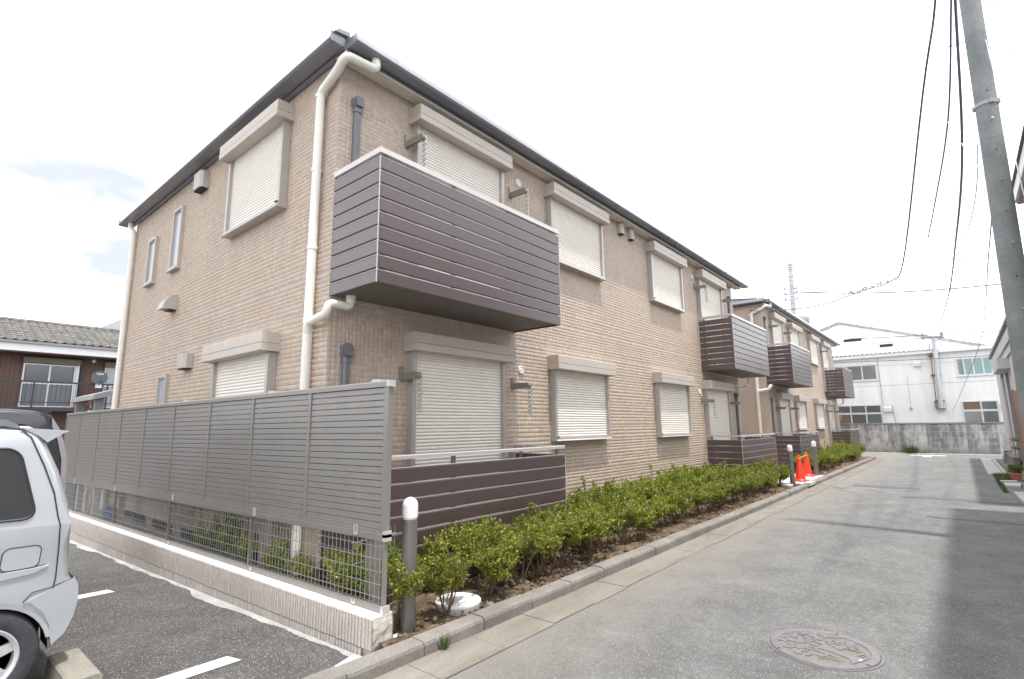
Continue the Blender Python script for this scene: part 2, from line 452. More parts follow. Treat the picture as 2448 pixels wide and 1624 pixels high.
# kerb stones, each 0.6 m, rounded front edge
kerb = tag(MB().box(-2.6, 25.2, -1.655, -1.56, -.3, .07).build('kerb', 'kerb_concrete'), kind='structure')
for i in range(46):
    x0 = -2.55 + i * .6
    dz = rng.uniform(-.006, .006); dy = rng.uniform(-.005, .005)
    low = 11.55 < x0 < 12.3
    zt = (.10 if not low else .075) + dz
    p = [(-1.69 + dy, -.05), (-1.688 + dy, zt - .028), (-1.680 + dy, zt - .008), (-1.662 + dy, zt), (-1.552, zt + .002), (-1.55, -.05)]
    if x0 + .3 > 25: continue
    k = MB(); k.prism(p, 0, x0 + .004, x0 + .596); k.build('kerb_stone', 'kerb_concrete', kerb)
k = MB(); k.prism([(12.0, -1.695), (12.62, -1.695), (12.62, -1.55), (12.0, -1.55)], 2, .045, .112); k.build('drain_lintel', 'pale_concrete', kerb)
k = MB(); k.box(11.72, 12.5, -1.697, -1.69, .0, .042); k.build('drain_slot', 'dark', kerb)
# planting beds: lumpy soil
def soil_bed(x0, x1, y0, y1, z, name='planting_bed'):
    nx, ny = int((x1 - x0) / .07), max(3, int((y1 - y0) / .07))
    X, Y = np.meshgrid(np.linspace(x0, x1, nx + 1), np.linspace(y0, y1, ny + 1), indexing='ij')
    Zr = nrs.rand(nx + 1, ny + 1); Zs = (Zr + np.roll(Zr, 1, 0) + np.roll(Zr, 1, 1) + np.roll(Zr, -1, 0)) / 4
    Zz = z + .035 * (Zs - .5) + .03 * np.sin(X * 2.3) * np.sin(Y * 5 + X) + .018 * (Zr - .5)
    Zz[:, 0] = z - .02
    V = np.stack([X, Y, Zz], -1).reshape(-1, 3); i = np.arange(nx)[:, None] * (ny + 1) + np.arange(ny)[None]
    F = np.stack([i, i + ny + 1, i + ny + 2, i + 1], -1).reshape(-1, 4)
    o = link(name, raw_mesh(name, V, F, ['soil'])); return tag(o, kind='structure')
soil_bed(-.36, 11.95, -1.555, .0, .075); soil_bed(14.72, 25.0, -1.555, .0, .085)
def clods(x0, x1, y0, y1, z, n, name='soil_clods'):
    mb = MB()
    for _ in range(n):
        r = rng.choice([.008, .012, .015, .02, .03]) * rng.uniform(.7, 1.2); c = Vector((rng.uniform(x0, x1), rng.uniform(y0, y1), z + r * .3))
        pts = [(1, 0, 0), (-1, 0, 0), (0, 1, 0), (0, -1, 0), (0, 0, 1), (0, 0, -1)]
        a = rng.uniform(0, 6.3)
        P = []
        for p in pts:
            s = r * rng.uniform(.6, 1.3); q = (p[0] * math.cos(a) - p[1] * math.sin(a), p[0] * math.sin(a) + p[1] * math.cos(a), p[2] * .8)
            P.append(tuple(c + Vector(q) * s))
        mb.m = 0 if rng.random() < .93 else 1
        mb.add(P, [(0, 2, 4), (2, 1, 4), (1, 3, 4), (3, 0, 4), (2, 0, 5), (1, 2, 5), (3, 1, 5), (0, 3, 5)])
    o = mb.build(name, ['soil', 'kerb_concrete']); return tag(o, kind='stuff')
clods(-.3, 11.9, -1.54, -.95, .085, 2600); clods(14.8, 24.9, -1.54, -1.0, .09, 700)
# walkway between the two buildings, and pale strips
b = MB(); b.box(11.95, 14.72, -1.55, 9.0, -.2, .09); structure('walkway', b, 'pale_concrete')
b = MB()
b.hexa([(-.95, -1.57, -.04), (-.40, -1.57, -.04), (-.40, -1.25, -.05), (-.72, -1.36, -.05), (-.95, -1.57, .004), (-.40, -1.57, .006), (-.40, -1.25, -.003), (-.72, -1.36, .0)])
structure('concrete_apron', b, 'pale_concrete')
# spilt mortar fillet at the foot of the block wall, ragged edge
b = MB(); yy = -1.3; prev = None
while yy < 8.4:
    w = .034 + .014 * math.sin(yy * 2.1) + .010 * math.sin(yy * 9.0 + 1) + .012 * rng.random() + (.05 * max(0, math.sin(yy * 1.3) - .8) * 5)
    cur = (yy, w)
    if prev:
        b.quad((-.41, prev[0], gz(prev[0]) + .016), (-.41 - prev[1], prev[0], gz(prev[0]) + .003), (-.41 - w, yy, gz(yy) + .003), (-.41, yy, gz(yy) + .016))
    prev = cur; yy += rng.uniform(.03, .05)
structure('mortar_fillet', b, 'fillet')
b = MB(); b.quad((-.25, -.3, .02), (.02, -.3, .02), (.02, 7.3, -.1), (-.25, 7.3, -.1)); b.quad((-.25, 7.3, -.1), (2, 7.3, -.1), (2, 9.5, -.1), (-.25, 9.5, -.1))
structure('gravel_strip', b, 'white_gravel')
# painted parking lines and give-way line
def line_mark(p, name='painted_line'):
    b = MB(); b.quad(*p); return structure(name, b, 'white_paint')
for y0, y1 in ((-.655, -.50), (2.42, 2.60)):
    line_mark([(-6.5, y0, gz(y0) + .005), (-.93 + rng.uniform(-.02, .02), y0, gz(y0) + .005), (-.95, y1, gz(y1) + .005), (-6.5, y1, gz(y1) + .005)])
line_mark([(28.75, -2.65, .005), (29.15, -2.65, .005), (29.15, -4.0, .005), (28.75, -4.0, .005)])
line_mark([(27.7, -3.15, .005), (28.6, -3.15, .005), (28.6, -3.45, .005), (27.7, -3.45, .005)])
for (x0, x1, y0, y1) in ((12.95, 13.4, -3.72, -2.4), (11.2, 11.45, -6.0, -3.5), (8.55, 8.7, -5.2, -4.05)):  # wire shadows on the lane, painted as darker asphalt bands
    b = MB(); b.quad((x0, y0, .004), (x1, y0 - .03, .004), (x1 + .04, y1, .004), (x0 + .03, y1, .004)); structure('shadow_band', b, 'shadow_band')
b = MB(); b.quad((12.35, -2.1, .008), (13.0, -2.06, .008), (13.0, -2.40, .008), (12.35, -2.36, .008)); structure('drain_slab', b, 'kerb_concrete')
# right-hand verge of the lane
b = MB(); b.box(5, 27.5, -6.3, -5.62, -.1, .012); structure('right_verge', b, 'kerb_concrete')
b = MB(); b.box(18.5, 27.3, -5.43, -5.10, -.05, .02); b.box(18.9, 26.4, -5.52, -5.44, -.05, .06); structure('drain_edging', b, 'slab')
for q in ([(16.05, -5.26), (16.15, -5.56), (15.85, -5.6), (15.75, -5.28)], [(15.35, -5.30), (15.5, -5.62), (14.6, -5.56), (14.55, -5.30)], [(13.2, -5.36), (13.1, -5.95), (11.3, -5.95), (11.3, -5.39)]):
    MBx = MB(); MBx.prism(q, 2, .0, .055)
    tag(MBx.build('paving_slab', 'slab'), {16.05: 'small grey paving slab beside the terracotta planter', 15.35: 'wide grey paving slab in front of the planter', 13.2: 'long pale slab nearest along the right verge'}[q[0][0]], 'slab')

# ------------------------------------------------------------------ tiled apartment buildings
TILE_COLS = [(.53, .42, .325), (.49, .385, .295), (.56, .455, .36), (.47, .37, .29), (.55, .42, .315), (.44, .355, .285), (.52, .44, .36), (.50, .375, .29)]
def row_levels(z0, z1, belts):
    zs = [z0]; out = []
    bl = sorted(belts) + [z1]; z = z0
    for bz in bl:
        while z < bz - .03:
            h = rng.choice([.044, .048, .052, .056, .062])
            if bz - (z + h) < .035: h = bz - .009 - z
            out.append((z, min(z + h, bz - .009))); z += h
        z = bz + .009
    return out
def col_spans(a0, a1, joints):
    out = []; js = sorted(j for j in joints if a0 < j < a1) + [a1]; a = a0
    for j in js:
        while a < j - .02:
            w = rng.choice([.040, .045, .050, .055, .060])
            if j - (a + w) < .03: w = j - .005 - a
            out.append((a, min(a + w, j - .005))); a += w
        a = j + .006
    return out
def tile_geom(a0, a1, z0, z1):
    g = .0050; t = .0013; i = .0016
    a0 += g / 2; z0 += g / 2; a1 -= g / 2; z1 -= g / 2
    d = [t + rng.uniform(-.0005, .0009) for _ in range(4)]
    return [(a0, 0, z0), (a1, 0, z0), (a1, 0, z1), (a0, 0, z1), (a0 + i, d[0], z0 + i), (a1 - i, d[1], z0 + i), (a1 - i, d[2], z1 - i), (a0 + i, d[3], z1 - i)]
TF = [(4, 5, 6, 7), (0, 1, 5, 4), (1, 2, 6, 5), (2, 3, 7, 6), (3, 0, 4, 7)]
def clad(wall, fmap, rows, cols, holes, near=None, nmax=300):
    """wall tiles: the ones nearest the camera as objects, the rest as one relief"""
    V = []; F = []; T = []; single = []
    for z0, z1 in rows:
        zc = (z0 + z1) / 2
        for a0, a1 in cols:
            ac = (a0 + a1) / 2
            if any(h[0] < ac < h[1] and h[2] < zc < h[3] for h in holes): continue
            c = rng.choice(TILE_COLS); k = rng.uniform(.92, 1.07); c = tuple((q * .35 + m_ * .65) * k for q, m_ in zip(c, (.56, .43, .325)))
            g = tile_geom(a0, a1, z0, z1)
            if near and near[0] < ac < near[1] and near[2] < zc < near[3] and len(single) < nmax:
                single.append((g, c)); continue
            o = len(V); V += [fmap(*p) for p in g]; F += [tuple(i + o for i in f) for f in TF]; T += [c] * 5
    off = np.array(wloc(wall))
    o = link('tiles', raw_mesh('tiles', np.array(V) - off, F, ['tile'], T), wall); o['kind'] = 'stuff'
    for g, c in single:
        ctr = Vector(fmap((g[0][0] + g[1][0]) / 2, 0, (g[0][2] + g[2][2]) / 2))
        me = raw_mesh('tile', [Vector(fmap(*p)) - ctr for p in g], TF, ['tile'], [c] * 5)
        link('tile', me, wall, ctr - Vector(off))

def roller_window(bld, f, a0, a1, zt, zb, zbot, sill=True, label=None):
    """shuttered window: part of the building with its box, guide rails and sill as sub-parts. f maps (along, out, z)"""
    rw = .055
    # corrugated curtain
    pts = []; z = zbot + .0; step = .0385
    zz = zbot
    while zz < zb + .02:
        pts += [(.046, zz), (.052, zz + .004), (.060, zz + .012), (.061, zz + .024), (.056, zz + .0345), (.046, zz + .0365)]
        zz += step
    m = MB(f); n = len(pts)
    ca, cb = a0 + .055 + rw * .8, a1 - .055 - rw * .8
    m.add([(ca, p[0], p[1]) for p in pts] + [(cb, p[0], p[1]) for p in pts], [(i, i + 1, n + i + 1, n + i) for i in range(n - 1)])
    w = m.build('shutter', 'shutter_white', bld)
    if label: w['label'] = label
    zm = zb + (zt - zb) * .40
    m = MB(f)
    m.prism([(.002, zm + .006), (.205, zm + .006), (.208, zm + .012), (.208, zt - .006), (.203, zt), (.002, zt)], 0, a0, a1)
    m.prism([(.002, zb), (.206, zb), (.212, zb + .006), (.212, zm - .004), (.208, zm), (.002, zm)], 0, a0 - .002, a1 + .002)
    m.prism([(.002, zm), (.198, zm), (.198, zm + .006), (.002, zm + .006)], 0, a0 + .006, a1 - .006)
    m.build('shutter_box', 'taupe', w)
    for s in (0, 1):
        e0 = a0 + .055 if s == 0 else a1 - .055 - rw
        m = MB(f); m.box(e0, e0 + rw, .002, .098, zbot - .03, zb - .0005)
        m.box(e0 + (rw if s == 0 else -.012), e0 + (rw + .012 if s == 0 else 0), .002, .074, zbot - .02, zb - .001)
        m.build('guide_rail', 'taupe_frame', w)
    if sill:
        m = MB(f); m.prism([(.002, zbot - .055), (.118, zbot - .055), (.122, zbot - .048), (.108, zbot - .03), (.104, zbot + .004), (.002, zbot + .004)], 0, a0 + .048, a1 - .048)
        m.build('sill', 'taupe_frame', w)
        m = MB(f); m.prism([(a0 + .06, zbot + .005), (a0 + .12, zbot + .005), (a0 + .125, zbot + .02), (a0 + .06, zbot + .014)], 1, .104, .118)
        m.build('shutter_latch', 'dark', w)
    return w
def slit_window(bld, f, a0, a1, z0, z1):
    m = MB(f)
    t = .045
    m.box(a0, a0 + t, .002, .05, z0, z1); m.box(a1 - t, a1, .002, .05, z0, z1)
    m.box(a0 + t, a1 - t, .002, .05, z1 - t, z1); m.box(a0 + t, a1 - t, .002, .05, z0, z0 + t)
    m.prism([(.002, z0 - .025), (.075, z0 - .03), (.075, z0 - .004), (.002, z0 - .001)], 0, a0 - .01, a1 + .01)
    w = m.build('slit_window', 'vent_beige', bld)
    m = MB(f); m.box(a0 + t, a1 - t, .006, .018, z0 + t, z1 - t); m.build('pane', 'pane_frost', w)
    m = MB(f)
    s = .022; q0, q1, r0, r1 = a0 + t, a1 - t, z0 + t, z1 - t
    m.box(q0, q0 + s, .018, .034, r0, r1); m.box(q1 - s, q1, .018, .034, r0, r1); m.box(q0 + s, q1 - s, .018, .034, r1 - s, r1); m.box(q0 + s, q1 - s, .018, .034, r0, r0 + s)
    m.build('sash', 'taupe_frame', w)
def holed_bar(m, org, ax, up, thick, n=7, w=.058, p=.062, r=.021):
    """flat bar of n cells, each with a round hole, starting at org and running along ax; up = thickness dir"""
    ax, up = Vector(ax).normalized(), Vector(up).normalized(); sd = ax.cross(up).normalized(); org = Vector(org)
    for i in range(n):
        c = org + ax * (p * (i + .5)); K = 12; out = []; inn = []
        for k in range(K):
            t = 2 * math.pi * k / K; ux, uy = math.cos(t), math.sin(t); s = 1 / max(abs(ux), abs(uy))
            out.append((ux * s * p / 2, uy * s * w / 2)); inn.append((ux * r, uy * r))
        vs = []
        for h in (-thick / 2, thick / 2):
            for q in out + inn: vs.append(tuple(c + ax * q[0] + sd * q[1] + up * h))
        fs = []
        for k in range(K):
            j = (k + 1) % K
            fs += [(k, j, K + j, K + k), (2 * K + k, 3 * K + k, 3 * K + j, 2 * K + j), (K + k, K + j, 3 * K + j, 3 * K + k), (k, 2 * K + k, 2 * K + j, j)]
        m.add(vs, fs)
def laundry_arm(bld, f, a, z, swing='down', inner=1):
    """folding drying-pole arm: wall plate, bracket, pierced bar"""
    m = MB(f)
    m.prism([(a - .03, z - .07), (a + .03, z - .07), (a + .03, z + .09), (a - .03, z + .09)], 1, .004, .022)
    m.prism([(.022, z - .065), (.27, z - .065), (.30, z - .045), (.305, z - .02), (.29, z + .005), (.27, z + .012), (.022, z + .012)], 0, a - .012, a + .028)
    for zz in (z + .035, z + .07): m.prism([(a + .008 * math.cos(k), zz + .008 * math.sin(k)) for k in (0, 1.05, 2.1, 3.14, 4.2, 5.2)], 1, .022, .028)
    o = m.build('laundry_arm', 'arm_metal', bld)
    m = MB()
    d = {'down': (0, 0, -1), 'out': (0, 1, .08), 'up': (0, .75, .62)}[swing]
    p0 = Vector(f(a + .045, .275, z - .01)); p1 = Vector(f(a + .045 + d[0], .275 + d[1], z - .01 + d[2])); ax = (p1 - p0)
    upv = Vector(f(a + 1, 0, 0)) - Vector(f(a, 0, 0))
    holed_bar(m, p0 - ax.normalized() * .02, ax, upv, .014)
    m.build('pierced_bar', 'rail_metal', o)
def round_vent(bld, f, a, z):
    m = MB(f)
    def ring(r0, r1, o0, o1, K=20):
        pts = [(math.cos(2 * math.pi * k / K), math.sin(2 * math.pi * k / K)) for k in range(K)]
        vs = [(a + p[0] * r0, o0, z + p[1] * r0) for p in pts] + [(a + p[0] * r1, o1, z + p[1] * r1) for p in pts]
        m.add(vs, [(k, (k + 1) % K, K + (k + 1) % K, K + k) for k in range(K)])
    ring(.060, .060, .004, .014); ring(.060, .052, .014, .020); ring(.052, .038, .020, .018); ring(.038, .034, .018, .010); ring(.034, .024, .010, .012)
    ring(.024, .020, .012, .020); ring(.020, .0, .020, .023)
    return m.build('round_vent', 'vent_white', bld, smooth=True)
def box_vent(bld, f, a, z, w, h, o=.12, hood=False):
    m = MB(f)
    if hood: m.prism([(.003, z), (o * 1.5, z), (o * 1.45, z + h * .25), (o * 1.15, z + h * .6), (o * .6, z + h * .9), (.003, z + h)], 0, a - w / 2, a + w / 2)
    else:
        m.prism([(a - w / 2, .003), (a + w / 2, .003), (a + w / 2, o * .7), (a + w / 2 - .04, o), (a - w / 2 + .04, o), (a - w / 2, o * .7)], 2, z, z + h)
    v = m.build('vent_hood', 'vent_beige', bld)
    m = MB(f); m.box(a - w / 2 + .02, a + w / 2 - .02, .01, o * .8, z - .012, z - .001); m.build('vent_mouth', 'dark', v)
def duct_cover(bld, f, a, ztop, zbot, w=.08):
    m = MB(f)
    def sect(wd, d): return [(-wd / 2, .003), (wd / 2, .003), (wd / 2, d * .65), (wd * .3, d), (-wd * .3, d), (-wd / 2, d * .65)]
    m.prism([(a + p[0], p[1]) for p in sect(w, .06)], 2, zbot, ztop - .20)
    m.prism([(a + p[0], p[1]) for p in sect(w + .012, .068)], 2, ztop - .2, ztop - .15)
    o = m.build('duct_cover', 'duct_grey', bld)
    m = MB(f)
    prof = []
    for k in range(9):
        t = math.pi * k / 8; prof.append((a + .064 * math.cos(t), ztop - .06 + .055 * math.sin(t)))
    prof += [(a - .062, ztop - .11), (a - .045, ztop - .15), (a + .045, ztop - .15), (a + .062, ztop - .11)]
    m.prism(prof, 1, .003, .062); m.prism([(a + (p[0] - a) * .72, ztop - .08 + (p[1] - ztop + .08) * .8) for p in prof], 1, .062, .088)
    m.build('duct_head', 'duct_grey', o)

def slat_profile(h, t=.024):
    return [(0, 0), (t * .75, 0), (t, .004), (t, h - .008), (t * .7, h - .001), (t * .45, h), (0, h)]
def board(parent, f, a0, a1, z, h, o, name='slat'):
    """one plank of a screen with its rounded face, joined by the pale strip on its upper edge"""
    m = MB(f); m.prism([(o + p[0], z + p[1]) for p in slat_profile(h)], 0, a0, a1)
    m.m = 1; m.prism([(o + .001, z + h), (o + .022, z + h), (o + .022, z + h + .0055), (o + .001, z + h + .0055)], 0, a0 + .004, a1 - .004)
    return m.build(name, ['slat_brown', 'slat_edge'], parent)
def screen(bld, x0, x1, y0, d, z0, n, pitch, rail_z, floor, name, side_near=True, side_far=True, open_far=True):
    """balcony or terrace screen on three sides, y0 = wall plane, d = depth"""
    ztop = z0 + n * pitch
    t = .024
    if floor:
        m = MB(); m.box(x0 + .03, x1 - .03, y0 - d + .03, y0 - .002, z0 + .015, z0 + .10)
        m.box(x0 + .012, x1 - .012, y0 - d + .012, y0 - d + .03, z0 + .02, z0 + .09)
    else:
        m = MB(); m.box(x0 + .04, x1 - .04, y0 - d + .05, y0 - .002, -.05, .22)
    o = m.build(name, 'balcony_floor' if floor else 'foundation', bld)
    fr = lambda a, out, z: (a, y0 - d - out + t, z)
    nr = lambda a, out, z: (x0 - out + t, a, z)
    fa = lambda a, out, z: (x1 + out - t, a, z)
    for i in range(n):
        z = z0 + i * pitch; h = pitch - (.0205 if floor else .0135)
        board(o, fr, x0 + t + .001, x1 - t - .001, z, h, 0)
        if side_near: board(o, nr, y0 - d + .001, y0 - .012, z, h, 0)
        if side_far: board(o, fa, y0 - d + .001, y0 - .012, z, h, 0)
    # corner strips
    for xx in (x0 - .002, x1 - .006):
        m = MB(); m.box(xx, xx + .008, y0 - d - .002, y0 - d + .006, z0 - .002, ztop - .014); m.build('corner_strip', 'slat_edge', o)
    xs = np.linspace(x0 + .10, x1 - .10, 4)
    for xx in xs:
        m = MB(); m.box(xx - .02, xx + .02, y0 - d + .045, y0 - d + .075, z0 + .02 if floor else .0, rail_z - .03); m.build('post', 'bronze', o)
    for yy in (y0 - .12,):
        for xx in (x0 + .045, x1 - .045):
            m = MB(); m.box(xx - .015, xx + .015, yy - .02, yy + .02, z0 + .02 if floor else .0, rail_z - .03); m.build('post', 'bronze', o)
    # hand rail
    w = .052
    rt_ = .058 if floor else .036
    m = MB(); m.prism([(y0 - d - .004, rail_z - rt_), (y0 - d + w, rail_z - rt_), (y0 - d + w, rail_z - .006), (y0 - d + w - .008, rail_z), (y0 - d + .004, rail_z), (y0 - d - .004, rail_z - .006)], 0, x0 - .002, x1 + .002)
    m.build('hand_rail', 'rail_metal', o)
    for sx in (x0 - .001, x1 - w + .001):
        m = MB(); m.box(sx, sx + w, y0 - d + w + .001, y0 - .004, rail_z - rt_ + .001, rail_z - .001); m.build('hand_rail', 'rail_metal', o)
    return o

def rect_pipe(m, pts, w=.062, h=.075):
    m.tube(pts, w * .62, 8)
def pipe_path(pts, r=.09, n=4):
    """round the corners of a polyline"""
    P = [Vector(p) for p in pts]; out = [P[0]]
    for i in range(1, len(P) - 1):
        a, b_, c = P[i - 1], P[i], P[i + 1]
        ra = min(r, (a - b_).length * .45, (c - b_).length * .45)
        s, e = b_ + (a - b_).normalized() * ra, b_ + (c - b_).normalized() * ra
        for k in range(n + 1):
            t = k / n; out.append(s * (1 - t) ** 2 + b_ * 2 * t * (1 - t) + e * t * t)
    out.append(P[-1]); return out

def apartment(label, X0, X1, LY, wins, vents, near, detail):
    Z0, Z1 = .27, 5.47
    root = thing('apartment_building', label, 'apartment building', (X0, 0, 0))
    B = MB(); B.box(X0 + .001, X1 - .001, .0, LY, Z0, Z1 + .02); wall = B.build('wall', 'grout', root)
    B = MB(); B.box(X0 + .02, X1 - .02, .02, LY - .02, -.4, Z0); B.build('foundation', 'foundation', root)
    ff = lambda a, o, z: (a, -o, z); fe = lambda a, o, z: (X0 - o, a, z); fx = lambda a, o, z: (X1 + o, a, z)
    belts = [2.76, 3.124]
    rows = row_levels(Z0, Z1, belts)
    joints = [X0 + v for v in (.11, 1.02, 1.92, 2.82, 3.68, 4.55, 5.45, 6.35, 7.25, 8.15, 9.05, 9.95, 10.85, 11.75, 12.55)]
    holesf = [(a0 + .06, a1 - .06, zb_ - .02, zt_) for (a0, a1, zt_, zb0, zb_, s) in wins]
    if detail:
        clad(wall, ff, rows, col_spans(X0 + .004, X1 - .004, joints), holesf, (X0, X0 + .92, 1.75, 2.62), 300)
        clad(wall, fe, [r for r in rows if r[0] > .9], col_spans(.004, LY - .004, [.17, 1.1, 2.0, 2.9, 3.8, 4.7, 5.6, 6.5]),
             [(1.03, 2.56, 4.1, 5.3), (1.03, 2.56, 1.3, 2.55)])
        B = MB(); B.quad((X0 - .0005, .0, Z0), (X0 - .0005, LY, Z0), (X0 - .0005, LY, .9), (X0 - .0005, .0, .9)); B.build('lower_wall', 'tile_print', wall)
    else:
        B = MB(); B.quad((X0, -.004, Z0), (X1, -.004, Z0), (X1, -.004, Z1), (X0, -.004, Z1))
        B.quad((X0 - .004, 0, Z0), (X0 - .004, LY, Z0), (X0 - .004, LY, Z1), (X0 - .004, 0, Z1)); B.build('tile_panel', 'tile_print', wall)
    # far end wall of the building
    B = MB(); B.quad((X1 + .003, 0, Z0), (X1 + .003, LY, Z0), (X1 + .003, LY, Z1), (X1 + .003, 0, Z1)); B.build('end_panel', 'tile_print', wall)
    # eaves
    B = MB(); B.box(X0 - .06, X1 + .30, -.185, -.012, Z1 - .035, Z1 - .015); sof = B.build('soffit', 'soffit', root)
    B = MB(); B.box(X0 - .064, X0 - .012, -.012, LY + .2, Z1 + .005, Z1 + .025); B.build('eave_trim', 'gutter', sof)
    def gsec(): return [(.0, .0), (.160, .0), (.182, .018), (.182, .030), (.146, .112), (.136, .112), (.150, .02), (.012, .02), (.012, .10), (.0, .10)]
    zg = 5.50
    B = MB(); B.prism([(-.165 - p[0], zg + p[1]) for p in gsec()], 0, X0 - .03, X1 + .55); B.prism([(-.165, zg - .02), (-.15, zg - .045), (-.185, zg - .045), (-.185, zg - .02)], 0, X0 - .05, X1 + .3)
    B.box(X0 - .05, X1 + .30, -.164, -.15, zg - .02, zg + .12); g1_ = B.build('eave_gutter', 'gutter', root)
    B = MB(); B.prism([(X0 - .065 - p[0] * .92, zg + p[1]) for p in gsec()], 1, -.165, LY + .32); B.box(X0 - .064, X0 - .05, -.15, LY + .3, zg - .015, zg + .12)
    g2_ = B.build('eave_gutter', 'gutter', root)
    GE = [(.0, .0), (.165, .0), (.172, .012), (.178, .105), (.0, .105)]
    for a_, c_ in ((X0 - .036, X0 - .0301), (X1 + .5501, X1 + .556)):
        B = MB(); B.prism([(-.165 - p[0], zg + p[1]) for p in GE], 0, a_, c_); B.build('gutter_end', 'gutter', g1_)
    for a_, c_ in ((-.171, -.1651), (LY + .3201, LY + .326)):
        B = MB(); B.prism([(X0 - .065 - p[0] * .92, zg + p[1]) for p in GE], 1, a_, c_); B.build('gutter_end', 'gutter', g2_)
    for gx in np.arange(X0 + .52, X1, 3.6):
        B = MB(); B.prism([(-.163 - p[0] * 1.03, zg - .003 + p[1] * 1.04) for p in gsec()[:5] + [(.0, .1)]], 0, gx - .03, gx + .03); B.build('gutter_joint', 'gutter', g1_)
    B = MB(); B.box(X0 - .16, X0 - .03, -.16, -.03, zg + .006, zg + .09); B.prism([(X0 - .20, zg + .10), (X0 - .02, zg + .13), (X0 - .02, zg + .18), (X0 - .15, zg + .155)], 1, -.20, -.03); B.build('gutter_corner', 'gutter', g2_)
    # hipped roof, overlapping slate courses
    sl = .32; o_ = .14; zr = zg + .085; W = LY + 2 * o_; ridge = W / 2 * sl
    B = MB(); n = 14
    for k in range(n):
        t0, t1 = k / n, (k + 1) / n
        for side in range(4):
            def P(t, e):   # rectangle shrunk by t
                q = W / 2 * t; xa, xb, ya, yb = X0 - o_ + q, X1 + .55 - q, -o_ + q, LY + o_ - q; zz = zr + ridge * t + e
                return [[(xa, ya, zz), (xb, ya, zz)], [(xa, ya, zz), (xa, yb, zz)], [(xa, yb, zz), (xb, yb, zz)], [(xb, ya, zz), (xb, yb, zz)]][side]
            a, b_ = P(t0, .018), P(t1, .0); B.quad(a[0], a[1], b_[1], b_[0]); c = P(t0, 0); B.quad(c[0], c[1], a[1], a[0])
    rf = B.build('roof', 'roof_slate', root)
    for cx, cy, ex, ey in ((X0 - o_, -o_, 1, 1), (X0 - o_, LY + o_, 1, -1), (X1 + .55, -o_, -1, 1)):
        B = MB(); q = W / 2; B.tube([(cx + ex * .25, cy + ey * .25, zr + .25 * sl + .02), (cx + ex * q, cy + ey * q, zr + ridge + .02)], .035, 6); B.build('hip_cap', 'roof_slate', rf)
    B = MB(); B.box(X0 - o_ + .02, X1 + .53, -.149, LY + o_ - .03, zr - .03, zr - .005); B.build('roof_deck', 'gutter', rf)
    # windows
    for (a0, a1, zt, zb, zbot, s) in wins: roller_window(root, ff, a0, a1, zt, zb, zbot, s)
    return root, ff, fe

def m_tileprint():
    """tile relief for walls too far off to tell tiles apart"""
    m = bpy.data.materials.new('tile_print'); t = NT(m); s = t.sep()
    u = t.math('ADD', s[0], s[1])
    cb = t.n('ShaderNodeCombineXYZ'); t.l(u, cb.inputs[0]); t.l(s[2], cb.inputs[1])
    br = t.n('ShaderNodeTexBrick', offset=0.0, squash=1.0); t.l(cb.outputs[0], br.inputs['Vector'])
    br.inputs['Scale'].default_value = 1.0; br.inputs['Brick Width'].default_value = .050; br.inputs['Row Height'].default_value = .053
    br.inputs['Mortar Size'].default_value = .0035; br.inputs['Mortar Smooth'].default_value = .2
    br.inputs['Color1'].default_value = (.565, .435, .325, 1); br.inputs['Color2'].default_value = (.525, .40, .30, 1); br.inputs['Mortar'].default_value = (.40, .41, .44, 1)
    d = t.math('MINIMUM', t.math('ABSOLUTE', t.math('SUBTRACT', s[2], 2.76)), t.math('ABSOLUTE', t.math('SUBTRACT', s[2], 3.124)))
    c = t.mix(t.math('LESS_THAN', d, .009), br.outputs['Color'], (.44, .45, .48))
    t.col(c); t.rough(.65); t.bump(t.math('SUBTRACT', 1.0, br.outputs['Fac']), .006); MATS['tile_print'] = m
m_tileprint()

wins1 = [(.94, 2.62, 5.35, 5.15, 3.0, False), (3.635, 5.343, 5.35, 5.15, 4.15, True), (7.20, 8.92, 5.35, 5.15, 4.14, True), (9.89, 11.62, 5.35, 5.15, 3.0, False),
         (.94, 2.62, 2.598, 2.389, .45, False), (3.635, 5.343, 2.598, 2.389, 1.38, True), (7.20, 8.92, 2.598, 2.389, 1.36, True), (9.89, 11.62, 2.598, 2.389, .45, False)]
B1, ff, fe = apartment('large two-storey brown tiled apartment building with near corner facing the lane', 0, 12.67, 7.15, wins1, None, True, True)
roller_window(B1, fe, .971, 2.62, 5.35, 5.15, 4.125, True)
roller_window(B1, fe, .971, 2.62, 2.598, 2.389, 1.36, True)
slit_window(B1, fe, 4.455, 4.865, 4.085, 5.115); slit_window(B1, fe, 5.68, 6.09, 4.065, 4.90); slit_window(B1, fe, 4.46, 4.85, 1.45, 2.39)
box_vent(B1, fe, 3.70, 5.12, .32, .26); box_vent(B1, fe, 3.70, 2.41, .32, .21); box_vent(B1, fe, 4.55, 3.39, .26, .24, .13, True)
box_vent(B1, ff, 6.09, 5.21, .16, .20, .09); box_vent(B1, ff, 6.50, 5.21, .16, .20, .09)
for a, z in ((2.99, 5.146), (3.0, 2.337), (9.69, 5.135), (9.70, 2.317)): round_vent(B1, ff, a, z)
for a, z, sw in ((.905, 4.90, 'down'), (2.80, 4.91, 'down'), (.905, 2.13, 'down'), (2.81, 2.12, 'down'), (9.80, 4.90, 'down'), (11.70, 4.90, 'down'), (9.80, 2.12, 'down'), (11.70, 2.12, 'down')): laundry_arm(B1, ff, a, z, sw)
duct_cover(B1, ff, .21, 5.13, 3.0); duct_cover(B1, ff, .20, 2.40, .5); duct_cover(B1, ff, 12.30, 5.13, 3.0); duct_cover(B1, ff, 12.30, 2.40, .5)
